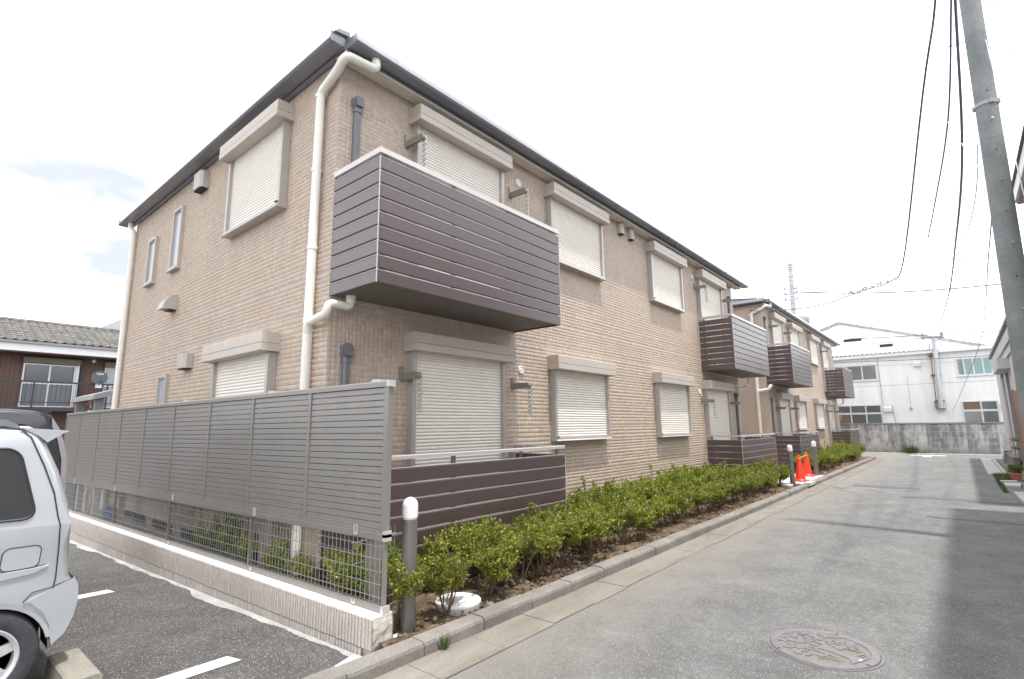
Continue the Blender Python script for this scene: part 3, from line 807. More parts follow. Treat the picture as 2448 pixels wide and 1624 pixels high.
screen(B1, -.015, 2.865, 0, .80, 2.85, 9, .1375, 4.165, True, 'balcony'); screen(B1, 9.94, 12.82, 0, .80, 2.83, 9, .1375, 4.145, True, 'balcony')
screen(B1, .02, 2.885, 0, .80, .09, 8, .1395, 1.305, False, 'terrace'); screen(B1, 9.94, 12.83, 0, .80, .08, 8, .1395, 1.295, False, 'terrace')
def downpipes(bld, X0, full=True):
    m = MB()
    m.tube(pipe_path([(X0 + .27, -.255, 5.50), (X0 + .27, -.255, 5.385), (X0 - .065, -.215, 5.385), (X0 - .065, .0, 5.26), (X0 - .065, .262, 5.17), (X0 - .065, .262, 4.9), (X0 - .065, .275, 2.4), (X0 - .065, .275, .2)], .07), .046, 12)
    o = m.build('downpipe', 'cream_pvc', bld, smooth='auto')
    for z in (5.12, 4.26, 3.4, 2.62, 1.8):
        m = MB(); m.tube([(X0 - .065, .272, z - .02), (X0 - .065, .272, z + .02)], .054, 12); m.tube([(X0 - .065, .31, z), (X0 - .004, .33, z)], .006, 5); m.build('pipe_clip', 'cream_pvc', o)
    m = MB(); m.tube([(X0 + .27, -.255, 5.40), (X0 + .27, -.255, 5.46)], .05, 10); m.build('pipe_cup', 'cream_pvc', o)
    m = MB(); m.tube(pipe_path([(X0 + .165, -.12, 2.862), (X0 + .165, -.12, 2.752), (X0 - .075, -.12, 2.752), (X0 - .085, -.1, 2.645), (X0 - .085, .24, 2.60), (X0 - .07, .27, 2.50)], .055), .041, 12)
    m.tube([(X0 + .165, -.12, 2.79), (X0 + .165, -.12, 2.862)], .048, 10, radii=[.042, .052]); m.build('branch_pipe', 'cream_pvc', o, smooth='auto')
downpipes(B1, 0)
m = MB(); m.tube(pipe_path([(-.10, 7.15, 5.52), (-.10, 7.15, 5.40), (-.06, 7.05, 5.30), (-.06, 7.05, .2)], .06), .045, 10); o = m.build('downpipe', 'cream_pvc', B1, smooth='auto')
for z in (5.0, 3.75, 2.7, 1.95):
    m = MB(); m.tube([(-.06, 7.05, z - .02), (-.06, 7.05, z + .02)], .05, 10); m.build('pipe_clip', 'cream_pvc', o)
m = MB(); m.tube(pipe_path([(12.62, -.30, 2.84), (12.62, -.30, 2.66), (12.80, -.2, 2.60), (12.74, .12, 2.50), (12.73, .15, .1)], .06), .034, 8); m.build('downpipe', 'cream_pvc', B1, smooth='auto')
m = MB(); m.box(-.008, .0, 2.5, 4.6, .16, .26); m.build('vent_strip', 'dark', B1)
m = MB(); m.box(-.008, .0, 5.0, 6.4, .16, .26); m.build('vent_strip', 'dark', B1)

X2 = 15.55
wins2 = []
for (a0, a1, s) in ((16.5, 18.08, False), (18.98, 20.7, True), (22.42, 24.22, True), (25.02, 26.75, False)):
    wins2 += [(a0, a1, 5.33, 5.14, 4.12 if s else 3.0, s), (a0, a1, 2.575, 2.37, 1.36 if s else .45, s)]
B2, f2, e2 = apartment('second brown tiled apartment building standing farther along the lane', X2, 28.3, 7.15, wins2, None, False, False)
for a, z, sw in ((16.45, 4.85, 'out'), (18.3, 4.85, 'out'), (16.45, 2.08, 'up'), (18.3, 2.10, 'down'), (25.0, 4.85, 'down'), (24.9, 2.1, 'down'), (26.85, 2.1, 'down')): laundry_arm(B2, f2, a, z, sw)
screen(B2, 15.60, 18.40, 0, .80, 2.81, 9, .136, 4.11, True, 'balcony'); screen(B2, 25.32, 28.0, 0, .80, 2.74, 9, .1395, 4.10, True, 'balcony')
screen(B2, 15.68, 18.53, 0, .80, .08, 8, .137, 1.27, False, 'terrace'); screen(B2, 25.5, 28.2, 0, .80, .08, 8, .135, 1.26, False, 'terrace')
downpipes(B2, X2); duct_cover(B2, f2, X2 + .32, 5.1, 3.0); duct_cover(B2, f2, X2 + .32, 2.4, .5)
m = MB(); m.tube(pipe_path([(28.0, -.3, 2.76), (28.0, -.3, 2.6), (28.36, -.2, 2.5), (28.36, .1, 2.4), (28.36, .1, .1)], .06), .034, 8); m.build('downpipe', 'cream_pvc', B2, smooth='auto')
for a, z in ((24.7, 5.1), (24.7, 2.3)): round_vent(B2, f2, a, z)

# ------------------------------------------------------------------ fence on its block wall
FX = -.285
fence = thing('slat_fence', 'bronze grey louvred screen fence with wire mesh below on block wall', 'fence', (FX, -1.4, .3))
def zb_(y): return .815 - .0155 * (y + 1.1)      # foot of the louvres
def zm_(y): return .745 - .0175 * (y + 1.2)      # under the middle rail
def zl_(y): return .268 - .0215 * (y + 1.4)      # underside of the bottom rail
posts = [-1.40, -.285, .835, 1.945, 3.12, 4.30, 5.50, 6.85, 8.20, 9.4]
def lerp(a, b_, t): return a + (b_ - a) * t
for i, y in enumerate(posts):
    m = MB(); z0, z1 = zb_(y) + .002, 1.858; w = .022 if i else .026
    m.box(FX - .024, FX + .018, y - w, y + w, z0, z1); m.build('post', 'bronze', fence)
for i in range(len(posts) - 1):
    ya, yb = posts[i] + .024, posts[i + 1] - .024
    for k in range(21):
        def zz(y, q): return lerp(zb_(y), 1.857, q)
        q0, q1 = k / 21, (k + 1) / 21
        m = MB()
        def prof(y):
            a, c = zz(y, q0), zz(y, q1); h = c - a
            return [(FX - .004, y, a + .0035), (FX - .014, y, a + .0030), (FX - .0155, y, a + .005), (FX - .0135, y, c - .006), (FX - .010, y, c - .002), (FX + .006, y, c + .002), (FX + .006, y, a + .0035)]
        A, Bq = prof(ya), prof(yb); n = 7
        m.add(A + Bq, [tuple(range(n))[::-1], tuple(range(n, 2 * n))] + [(j, (j + 1) % n, n + (j + 1) % n, n + j) for j in range(n)])
        m.build('slat', 'bronze', fence)
def slope_bar(x0, x1, ya, yb, f0, f1):
    m = MB(); P = []
    for x_, y, g in ((x0, ya, 0), (x1, ya, 0), (x1, ya, 1), (x0, ya, 1), (x0, yb, 0), (x1, yb, 0), (x1, yb, 1), (x0, yb, 1)):
        P.append((x_, y, f1(y) if g else f0(y)))
    m.hexa(P); return m
ya, yb = -1.43, 9.42
m = MB(); m.prism([(FX - .030, 1.858), (FX + .022, 1.858), (FX + .022, 1.895), (FX + .014, 1.903), (FX - .022, 1.903), (FX - .030, 1.895)], 1, ya, yb); m.build('top_rail', 'bronze', fence)
slope_bar(FX - .028, FX + .02, ya, yb, lambda y: zb_(y) - .044, lambda y: zb_(y)).build('middle_rail', 'bronze', fence)
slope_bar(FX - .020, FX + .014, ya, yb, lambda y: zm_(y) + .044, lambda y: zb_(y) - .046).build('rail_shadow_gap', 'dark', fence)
slope_bar(FX - .032, FX + .02, ya, yb, lambda y: zm_(y), lambda y: zm_(y) + .043).build('mesh_rail', 'bronze', fence)
slope_bar(FX - .032, FX + .02, ya, yb, lambda y: zl_(y), lambda y: zl_(y) + .043).build('bottom_rail', 'bronze', fence)
for f0, h in ((lambda y: 1.857, .049), (lambda y: zb_(y) - .046, .044), (lambda y: zm_(y) - .002, .048), (lambda y: zl_(y) - .002, .048)):
    m = MB(); m.box(FX - .035, FX + .025, ya - .012, ya - .001, f0(ya), f0(ya) + h); m.box(FX - .035, FX - .033, ya - .001, ya + .018, f0(ya), f0(ya) + h); m.build('end_cap', 'bronze_light', fence)
m = MB(); m.box(FX - .022, FX + .006, -1.425, -1.40, zl_(-1.4) + .0435, zm_(-1.4) - .0005); m.build('end_post', 'bronze', fence)
for y in (.72, 2.98, 5.37, 8.0):
    m = MB(); m.box(FX - .024, FX + .006, y - .014, y + .014, zl_(y) + .0435, zm_(y) - .0005); m.build('mesh_post', 'bronze', fence)
for y in (-1.08, .62, 2.85, 5.37, 8.0):
    for f0 in (lambda y: zm_(y) + .015, lambda y: zl_(y) + .008):
        m = MB(); z = f0(y)
        for dy in (-.022, .012): m.box(FX - .040, FX - .0325, y + dy, y + dy + .010, z, z + .075 if f0(y) > .5 else z + .03)
        m.box(FX - .040, FX - .0325, y - .012, y + .012, z, z + .014); m.build('bracket', 'bronze_light', fence)
bays = [-1.40, .72, 2.98, 5.37, 8.0, 9.4]
for i in range(len(bays) - 1):
    a, c = bays[i] + .014, bays[i + 1] - .014
    m = MB(); y = a + .03
    while y < c - .01:
        m.tube([(FX - .008, y, zl_(y) + .044), (FX - .008, y, zm_(y) - .001)], .0028, 5, False); y += .0575
    for k in range(5):
        q = (k + .55) / 5.1
        m.tube([(FX - .0135, a, lerp(zl_(a) + .043, zm_(a), q)), (FX - .0135, c, lerp(zl_(c) + .043, zm_(c), q))], .0030, 5, False)
    m.build('wire_mesh', 'mesh_wire', fence)
for y in (-1.155, .62, 2.99, 5.40, 8.03):
    m = MB(); m.box(-.235, -.165, y - .045, y + .045, -.1, 1.86)
    for dy in (-.047, .035): m.box(-.237, -.233, y + dy, y + dy + .012, -.1, 1.85)
    o = m.build('main_post', 'bronze', fence)
    m = MB(); m.box(-.24, -.16, y - .05, y + .05, 1.861, 1.93); m.box(-.238, -.236, y - .09, y - .05, 1.903, 1.915); m.build('post_cap', 'bronze_light', o)
# short return of mesh towards the terrace
m = MB()
for k in range(9): m.tube([(-.16 + k * .04, -.93, .12), (-.16 + k * .04, -.93, .74)], .0028, 5, False)
for z in (.2, .36, .52, .68): m.tube([(-.27, -.95, z - .012), (.16, -.94, z)], .0035, 5, False)
m.build('mesh_return', 'mesh_wire', fence)

wall = thing('block_wall', 'low split-face concrete block wall with ribbed blocks under the fence', 'wall', (-.33, -1.45, 0))
def wt(y): return .262 - .0215 * (y + 1.42)
def wg(y): return .052 - .026 * (y + 1.42)      # joint between the two courses
m = slope_bar(-.385, -.245, -1.44, 9.4, lambda y: gz(y) - .12, lambda y: wt(y) - .012); m.build('wall_core', 'grout', wall)
m = MB(); yy = -1.44; P = []
# mortar cap with toothed front edge
while yy < 9.4:
    for dy, dx in ((0, 0), (.022, 0), (.026, .010), (.038, .010)):
        P.append((-.405 + dx, yy + dy))
    yy += .04
for i in range(len(P) - 1):
    (xa, y0), (xb, y1) = P[i], P[i + 1]
    m.quad((xa, y0, wt(y0)), (xb, y1, wt(y1)), (-.24, y1, wt(y1) + .004), (-.24, y0, wt(y0) + .004)); m.quad((xa, y0, wt(y0)), (xb, y1, wt(y1)), (xb, y1, wt(y1) - .014), (xa, y0, wt(y0) - .014))
m.quad((-.405, -1.44, wt(-1.44)), (-.24, -1.44, wt(-1.44) + .004), (-.24, -1.44, wt(-1.44) - .014), (-.405, -1.44, wt(-1.44) - .014))
m.build('mortar_cap', 'mortar_white', wall)
def ribbed(y0, y1, zlo, zhi, course):
    m = MB(); y = y0 + .002; pts = []
    while y < y1 - .01:
        r = rng.uniform(-.0025, .0025)
        for dy, dx in ((.0, -.396), (.004, -.405 + r), (.017, -.409 + r), (.031, -.405 + r), (.035, -.396)):
            if y + dy < y1: pts.append((dx, y + dy))
        y += .04
    n = len(pts); K = 4
    V = []
    for k in range(K + 1):
        for (dx, y) in pts:
            j = rng.uniform(-.0014, .0014) if 0 < k < K else 0
            V.append((dx + j, y, lerp(zlo(y), zhi(y), k / K)))
    F = [(k * n + i, k * n + i + 1, (k + 1) * n + i + 1, (k + 1) * n + i) for k in range(K) for i in range(n - 1)]
    F.append(tuple(range(n))); F.append(tuple(range(K * n, K * n + n)))
    m.add(V, F); m.build('block', 'split_block', wall)
y = -1.438
while y < 9.2:
    ribbed(y, y + .398, lambda q: wg(q) + .004, lambda q: wt(q) - .013, 0)
    if y > -1.3 or True:
        y0 = y if y > -1.4 else y + .12
        ribbed(y0, y + .398, lambda q: gz(q) - .08, lambda q: wg(q) - .004, 1)
    y += .40
# end face of the wall, rough split
m = MB(); K = 7; V = []
for k in range(K + 1):
    for i in range(6):
        V.append((lerp(-.405, -.245, i / 5), -1.452 + (rng.uniform(-.006, .006) if 0 < k < K else .008), lerp(.055, wt(-1.44) - .012, k / K)))
m.add(V, [(k * 6 + i, k * 6 + i + 1, (k + 1) * 6 + i + 1, (k + 1) * 6 + i) for k in range(K) for i in range(5)]); m.build('end_block', 'split_block', wall)
m = MB(); m.box(-.33, -.245, -1.452, -1.40, -.06, .049); m.build('end_block', 'split_block', wall)
m = MB(); m.box(-.243, -.13, -1.46, -1.36, .0, .075); m.build('footing', 'mortar_white', wall)
m = MB(); m.box(-.243, -.225, -1.44, -1.41, .05, .26); m.build('cap_bracket', 'bronze', wall)

# ------------------------------------------------------------------ shrubs
def shrub_meshes(seed, h=.66, w=.30, stems=7, leaves=2600):
    r = random.Random(seed)
    tw = MB(); V = []; F = []; T = []
    tips = []
    for s in range(stems):
        a = r.uniform(0, 6.28); sp = r.uniform(.02, .10)
        p0 = Vector((math.cos(a) * .02, math.sin(a) * .02, 0)); p1 = Vector((math.cos(a) * (.03 + sp), math.sin(a) * (.03 + sp), h * r.uniform(.24, .38)))
        tw.tube([p0, (p0 + p1) / 2 + Vector((r.uniform(-.01, .01), r.uniform(-.01, .01), 0)), p1], .006, 5, False, [.008, .006, .005])
        for q in range(r.randint(4, 6)):
            a2 = a + r.uniform(-1.3, 1.3); ln = h * r.uniform(.2, .42)
            out = r.uniform(.15, 1.0)
            p2 = p1 + Vector((math.cos(a2) * ln * out * .72, math.sin(a2) * ln * out * .72, ln * r.uniform(.45, 1.0)))
            rad = math.hypot(p2.x, p2.y)
            if rad > w: p2.x *= w / rad; p2.y *= w / rad
            tw.tube([p1, (p1 + p2) / 2 + Vector((r.uniform(-.02, .02), r.uniform(-.02, .02), .01)), p2], .003, 4, False, [.004, .003, .002])
            tips.append((p1, p2))
            for u in range(r.randint(2, 4)):
                st = p1.lerp(p2, r.uniform(.3, .95)); a3 = r.uniform(0, 6.28)
                p3 = st + Vector((math.cos(a3) * .09, math.sin(a3) * .09, r.uniform(-.01, .13))) * r.uniform(.6, 1.3)
                tips.append((st, p3))
    if r.random() < .95:
        for u in range(r.randint(3, 6)):
            st = r.choice(tips)[1]; p3 = st + Vector((r.uniform(-.03, .03), r.uniform(-.03, .03), r.uniform(.10, .24))); tips.append((st, p3)); tips.append((st, p3))
            tw.tube([st, p3], .002, 4, False)
    for i in range(leaves):
        s0, s1 = r.choice(tips); t = r.random() ** .6
        c = s0.lerp(s1, t) + Vector((r.gauss(0, .012), r.gauss(0, .012), r.gauss(0, .010)))
        if c.z < h * .13: continue
        d = (s1 - s0).normalized() * .55 + Vector((r.gauss(0, .6), r.gauss(0, .6), r.gauss(.25, .45)))
        d.normalize(); sd = d.cross(Vector((r.gauss(0, 1), r.gauss(0, 1), r.gauss(0, 1)))).normalized(); nn = sd.cross(d)
        L = r.uniform(.015, .028); W_ = L * .33
        o = len(V)
        V += [tuple(c), tuple(c + d * L * .55 + sd * W_ + nn * .001), tuple(c + d * L), tuple(c + d * L * .55 - sd * W_ + nn * .001)]
        F.append((o, o + 1, o + 2, o + 3))
        k = r.random(); hi = min(1.0, c.z / h)
        if k < .05: col = (.24, .10, .03)
        elif k < .34: col = (.33, .335, .05)
        elif k < .70: col = (.205, .24, .04)
        else: col = (.115, .155, .034)
        T.append(tuple(q * r.uniform(.8, 1.2) for q in col))
    return raw_mesh('foliage', V, F, ['leaf'], T), tw.mesh('stem', 'leafstem')
SH = [shrub_meshes(11 + i, h=.62 + .03 * (i % 4), w=.27 + .02 * (i % 3), leaves=5600) for i in range(7)]
def shrub(i, x, y, z, s, rz, label, group):
    o = thing('shrub', label, 'shrub', (x, y, z), group)
    link('foliage', SH[i][0], o); link('stem', SH[i][1], o)
    o.rotation_euler = (0, 0, rz); o.scale = (s * 1.16, s * 1.16, s * 1.06); return o
protos = [shrub(i, 0, 0, 0, 1, 0, 'x', 'shrubs of the kerbside hedge') for i in range(7)]
used = [False] * 7
def place(x, y, z, s, label, group):
    i = rng.randrange(7); rz = rng.uniform(0, 6.28)
    if not used[i]: used[i] = True; o = protos[i]; o.location = (x, y, z); o.rotation_euler = (0, 0, rz); o.scale = (s * 1.16, s * 1.16, s * 1.06)
    else: o = dup(protos[i], (x, y, z), rz, (s * 1.16, s * 1.16, s * 1.06))
    o['label'] = label; o['group'] = group; LAST[0] = o
LAST = [None]
G1, G2 = 'shrubs of the hedge before the near building', 'shrubs of the hedge before the far building'
LF, LB = 'leafy green shrub in the kerbside row of the hedge before the near building', 'leafy green shrub in the wall-side row of the hedge before the near building'
place(-.11, -1.27, .07, 1.0, 'leafy shrub squeezed between the fence end and the first light bollard', G1)
place(.36, -1.36, .07, .82, 'low shrub with bare stems standing before the large white manhole cover', G1)
x = .86
while x < 11.3:
    place(x + rng.uniform(-.06, .06), -1.22 + rng.uniform(-.09, .07), .07, rng.uniform(.80, 1.0), LF, G1); x += .44
place(11.30, -1.15, .07, .95, 'airy shrub at the far end of the hedge beside the second bollard', G1)
x = .02
while x < 9.7:
    place(x + rng.uniform(-.08, .08), -.86 + rng.uniform(-.06, .08) + (.12 if 3.1 < x < 9.4 else -.04), .07, rng.uniform(.95, 1.2), LB, G1); x += .42
x = 3.2
while x < 9.6:
    place(x + rng.uniform(-.08, .08), -.45 + rng.uniform(-.06, .08), .07, rng.uniform(.95, 1.22), LB, G1); x += .5
x = 9.9
while x < 11.4:
    place(x, -.98, .07, rng.uniform(1.0, 1.15), LB, G1); x += .42
LF2, LB2 = 'leafy green shrub in the kerbside row of the hedge before the far building', 'leafy green shrub in the wall-side row of the hedge before the far building'
x = 14.95
while x < 24.9:
    place(x + rng.uniform(-.06, .06), -1.18 + rng.uniform(-.08, .08), .08, rng.uniform(.85, 1.05), LF2, G2)
    place(x + rng.uniform(-.06, .2), -.86 + rng.uniform(-.06, .06), .08, rng.uniform(.95, 1.2), LB2, G2); x += .46
for yy, sc_, lab in ((-.62, .92, 'narrow shrub behind the wire mesh next to the fence end'), (.10, .85, 'thin shrub behind the wire mesh just left of the return panel'), (.42, 1.0, 'shrub behind the wire mesh right of the main post'),
                    (1.15, .9, 'shrub behind the wire mesh left of the second mesh post'), (1.65, 1.05, 'broadest shrub in the middle bay of wire mesh'), (2.2, .95, 'leftmost shrub in the middle bay of wire mesh')):
    place(-.13, yy, .0, sc_, lab, 'shrubs behind the fence mesh')
    o = COL.objects[-1] if False else LAST[0]; o.rotation_euler = (0, 0, 0); o.scale = (sc_ * .52, sc_ * 1.1, sc_ * 1.05)
# weed in the kerb joint, weeds along the far wall, grass by the planter
def tuft(name, label, c, n, h, spread, kind=None, group=None, cat='weed'):
    V = []; F = []; r = random.Random(int(c[0] * 100))
    for _ in range(n):
        a = r.uniform(0, 6.28); R0 = r.uniform(0, spread); p = Vector((c[0] + math.cos(a) * R0, c[1] + math.sin(a) * R0, c[2]))
        d = Vector((math.cos(a) * r.uniform(.1, .7), math.sin(a) * r.uniform(.1, .7), 1)).normalized() * h * r.uniform(.5, 1)
        s = Vector((-math.sin(a), math.cos(a), 0)) * h * .045; o = len(V)
        V += [tuple(p - s), tuple(p + s), tuple(p + d * .6 + s), tuple(p + d)]; F.append((o, o + 1, o + 2, o + 3))
    o = link(name, raw_mesh(name, V, F, ['weed_green']))
    return tag(o, label, cat, group, kind)
tuft('weed', 'small weed sprouting from the kerb joint near the fence', (.02, -1.692, .0), 60, .13, .03)
tuft('weed', 'leafy weed clump growing at the foot of the stained concrete wall', (30.42, -2.6, .0), 200, .5, .28)
tuft('weed', 'low weed tuft right of the clump under the stained wall', (30.42, -3.1, .0), 60, .2, .2)
for i in range(9):
    pass
def grass_strip():
    V = []; F = []; r = random.Random(5)
    for _ in range(2600):
        t = r.random(); x = 13.3 + t * 5.2; y = -5.22 - .02 * r.gauss(0, 1) - (.28 * r.random() if x > 16.5 else .05 * r.random()); p = Vector((x, y, .0))
        a = r.uniform(0, 6.28); h = r.uniform(.03, .10) if x > 16.4 else r.uniform(.015, .04); d = Vector((math.cos(a) * .5, math.sin(a) * .5, 1)).normalized() * h; s = Vector((-math.sin(a), math.cos(a), 0)) * .006
        o = len(V); V += [tuple(p - s), tuple(p + s), tuple(p + d + s * .2), tuple(p + d - s * .2)]; F.append((o, o + 1, o + 2, o + 3))
    tag(link('grass', raw_mesh('grass', V, F, ['weed_green'])), kind='stuff')
grass_strip()

# ------------------------------------------------------------------ small things along the kerb
def bollard(x, y, z, label):
    o = thing('bollard_light', label, 'bollard light', (x, y, z), 'bollard lights along the kerb')
    return o
bl = bollard(-.030, -1.36, .06, 'nearest dark bollard light with white domed cap beside the fence end')
m = MB(); m.lathe([(.058, -.1), (.058, .80)], (-.03, -1.36, .06), 28); m.build('post', 'bollard_metal', bl, smooth='auto')
m = MB(); m.lathe([(.053, .80), (.053, .812), (.060, .813), (.060, .90)] + [(.060 * math.cos(t), .90 + .062 * math.sin(t)) for t in np.linspace(.15, 1.57, 8)], (-.03, -1.36, .06), 28); m.build('light_cap', 'bollard_cap', bl, smooth='auto')
dup(bl, (11.74, -1.37, .07), label='middle bollard light beside the walkway at the end of the long hedge')
dup(bl, (14.52, -1.37, .09), label='farthest bollard light beside the walkway at the start of the far hedge')
def cone(x, y, z, label, rz):
    o = thing('traffic_cone', label, 'traffic cone', (x, y, z), 'traffic cones on the walkway')
    m = MB(); m.lathe([(.150, .025), (.135, .045), (.122, .055), (.036, .61), (.032, .63), (.026, .645), (.0, .65)], (x, y, z), 24); m.build('cone_body', 'cone_red', o, smooth='auto')
    m = MB(); s = .185
    m.prism([(x - s, y - s + .03), (x - s + .03, y - s), (x + s - .03, y - s), (x + s, y - s + .03), (x + s, y + s - .03), (x + s - .03, y + s), (x - s + .03, y + s), (x - s, y + s - .03)], 2, z + .003, z + .028); m.build('cone_base', 'cone_red', o)
    return o
cone(12.62, -1.36, .092, 'nearer red traffic cone on the pale walkway', 0)
cone(14.22, -1.20, .092, 'farther red traffic cone on the walkway beside the bollard', 0)
cb = thing('cone_bar', 'striped yellow and black bar linking the two red cones', 'barrier bar', (12.62, -1.36, .66))
p0, p1 = Vector((12.64, -1.36, .655)), Vector((14.20, -1.20, .655))
for k in range(16):
    m = MB(); m.tube([p0.lerp(p1, k / 16), p0.lerp(p1, (k + .98) / 16)], .017, 8); m.build('bar_band', 'yellow' if k % 2 else 'black', cb)
for p in (p0, p1):
    m = MB(); m.lathe([(.034, -.012), (.050, -.012), (.050, .012), (.034, .012)], (p.x + (-.02 if p is p0 else .02), p.y, p.z), 16); m.build('bar_ring', 'yellow', cb)
def lid(x, y, z, r, label):
    o = thing('manhole_cover', label, 'manhole cover', (x, y, z), 'white plastic manhole covers')
    m = MB(); m.lathe([(r * .98, -.12), (r * .98, .03), (r, .032), (r, .048), (r * .97, .053), (r * .93, .054), (r * .92, .050), (r * .3, .052), (0, .052)], (x, y, z), 40); m.build('lid', 'white_paint', o, smooth='auto')
    m = MB(); m.lathe([(r * .985, -.12), (r * 1.0, -.02), (r * .995, .028)], (x, y, z), 40); m.build('collar', 'grout', o, smooth='auto')
lid(.545, -1.30, .082, .19, 'larger white round manhole cover in the soil behind the kerb')
lid(11.15, -1.36, .09, .14, 'small white round manhole cover at the far end of the long hedge')

# big cast-iron cover in the lane: relief of a tree, an oval badge and fence bars (plain generic relief)
mh = thing('manhole_cover', 'large cast iron manhole cover with tree relief in the lane', 'manhole cover', (1.71, -3.755, 0))
cx, cy, cr_ = 1.705, -3.755, .335
m = MB(); m.lathe([(cr_, -.05), (cr_, .006), (cr_ - .004, .011), (cr_ - .052, .011), (cr_ - .055, .006), (0, .006)], (cx, cy, 0), 64); m.build('rim', 'iron', mh, smooth='auto')
m = MB(); m.lathe([(cr_ + .018, -.05), (cr_ + .018, .0045), (cr_ + .003, .0045), (cr_ + .003, -.05)], (cx, cy, 0), 64); m.build('frame', 'iron', mh)
m = MB(); m.lathe([(cr_ - .056, .0065), (0, .0068)], (cx, cy, 0), 48); m.build('recess', 'iron_dust', mh)
ax = Vector((-.42, -.9, 0)).normalized(); ay = Vector((-ax.y, ax.x, 0))      # the trunk points down the lane
def LP(u, v): p = Vector((cx, cy, 0)) + ax * u + ay * v; return (p.x, p.y)
m = MB(); n_ = 0
while n_ < 150:
    u, v = rng.uniform(-.28, .10), rng.uniform(-.28, .28)
    if math.hypot(u, v) > .272 or (u > .02 and abs(v) < .06): continue
    K = rng.randint(5, 8); a0 = rng.uniform(0, 6.28); rr = rng.uniform(.011, .024)
    m.prism([LP(u + math.cos(a0 + 6.283 * k / K) * rr * rng.uniform(.5, 1.3) * 1.3, v + math.sin(a0 + 6.283 * k / K) * rr * rng.uniform(.5, 1.3)) for k in range(K)], 2, .0066, .0112 + rng.uniform(-.0008, .0008)); n_ += 1
o = m.build('leaf_relief', 'iron', mh, kind='stuff')
m = MB()
m.prism([LP(-.02, -.05), (LP(.10, -.026)), LP(.20, -.028), LP(.26, -.085), LP(.262, .085), LP(.20, .03), LP(.10, .03), LP(-.02, .06)], 2, .0066, .0115)
m.build('trunk_relief', 'iron', mh)
m = MB(); K = 20
for k in range(K):
    t0, t1 = 6.283 * k / K, 6.283 * (k + 1) / K
    q = lambda t, s: LP(.115 + .058 * s * math.cos(t), .145 + .040 * s * math.sin(t))
    m.prism([q(t0, 1), q(t1, 1), q(t1, .78), q(t0, .78)], 2, .0066, .0115)
m.prism([LP(.085, .135), LP(.12, .125), (LP(.145, .15)), LP(.10, .165)], 2, .0066, .011)
m.build('badge_relief', 'iron', mh)
m = MB()
for k in range(6):
    u = .10 + .022 * k
    m.prism([LP(u, -.07 - .008 * k), LP(u + .009, -.07 - .008 * k), LP(u + .009, -.20 + .018 * k), LP(u, -.20 + .018 * k)], 2, .0066, .0112)
    if k > 2: m.prism([LP(u + .03, .07), LP(u + .039, .07), LP(u + .039, .17 - .022 * k + .03), LP(u + .03, .17 - .022 * k + .03)], 2, .0066, .0112)
m.build('bar_relief', 'iron', mh)
for (u, v) in ((-.12, -.29), (-.10, .295), (.315, -.01)):
    m = MB(); m.prism([LP(u - .012, v - .008), LP(u + .012, v - .008), LP(u + .012, v + .008), LP(u - .012, v + .008)], 2, .0113, .0118); m.build('key_slot', 'dark', mh)
m = MB(); m.prism([LP(.245, .0), (LP(.262, .0)), LP(.262, .022), LP(.245, .022)], 2, .0117, .014); m.build('tag', 'white_paint', mh)

ws = thing('wheel_stop', 'weathered concrete wheel stop block behind the silver car wheel', 'wheel stop', (-1.74, -.12, -.06))
m = MB(); m.prism([(-1.835, -.07), (-1.655, -.07), (-1.660, .058), (-1.672, .070), (-1.818, .070), (-1.83, .058)], 1, -.425, .175); m.build('stop_block', 'wheel_stop', ws)

# ------------------------------------------------------------------ cars
def van(name, label, cat, y0, width, lower, upper, paint, tum, zbelt, base_z):
    root = thing(name, label, cat, (lower[0][0], y0 + width / 2, base_z))
    def stack(poly, free, tumf):
        n = len(poly); N = []
        area = sum(poly[i][0] * poly[(i + 1) % n][1] - poly[(i + 1) % n][0] * poly[i][1] for i in range(n)); sg = 1 if area > 0 else -1
        for i in range(n):
            a, b_, c = poly[i - 1], poly[i], poly[(i + 1) % n]
            t = Vector((c[0] - a[0], c[1] - a[1])).normalized(); N.append((-t.y * sg, t.x * sg))
        secs = [(.0, .055), (.010, .030), (.030, .010), (.07, .0)]; secs = secs + [(width - d, i) for d, i in reversed(secs)]
        m = MB(); V = []
        for d, ins in secs:
            for i, p in enumerate(poly):
                k = ins * free[i]; x, z = p[0] + N[i][0] * k, p[1] + N[i][1] * k
                tw = tumf(z); V.append((x, y0 + d + tw * (1 - 2 * d / width), z))
        S = len(secs)
        F = [(s * n + i, s * n + (i + 1) % n, (s + 1) * n + (i + 1) % n, (s + 1) * n + i) for s in range(S - 1) for i in range(n)]
        F += [tuple(range(n))[::-1], tuple(range((S - 1) * n, S * n))]
        m.add(V, F); return m
    xr0 = lower[0][0] - .03
    lo = stack(lower, [0 if abs(p[1] - zbelt) < .001 else (.12 if p[1] < .54 and p[0] < xr0 else 1) for p in lower], lambda z: .0)
    body = lo.build('body', paint, root, smooth='auto')
    up = stack(upper, [0 if abs(p[1] - zbelt) < .001 else 1 for p in upper], lambda z: max(0, z - zbelt) * tum)
    up.build('cabin', paint, root, smooth='auto')
    side = lambda x, z, e=.004: (x, y0 - e + max(0, z - zbelt) * tum, z)
    return root, side
def arc(cx, cz, r, a0, a1, n=10): return [(cx + r * math.cos(R(a0 + (a1 - a0) * k / n)), cz + r * math.sin(R(a0 + (a1 - a0) * k / n))) for k in range(n + 1)]
def poly_panel(side, pts, name, matn, parent, e=.004, th=.003):
    m = MB(); n = len(pts)
    m.add([side(p[0], p[1], e) for p in pts] + [side(p[0], p[1], e - th) for p in pts], [tuple(range(n))] + [(i, (i + 1) % n, n + (i + 1) % n, n + i) for i in range(n)])
    return m.build(name, matn, parent)
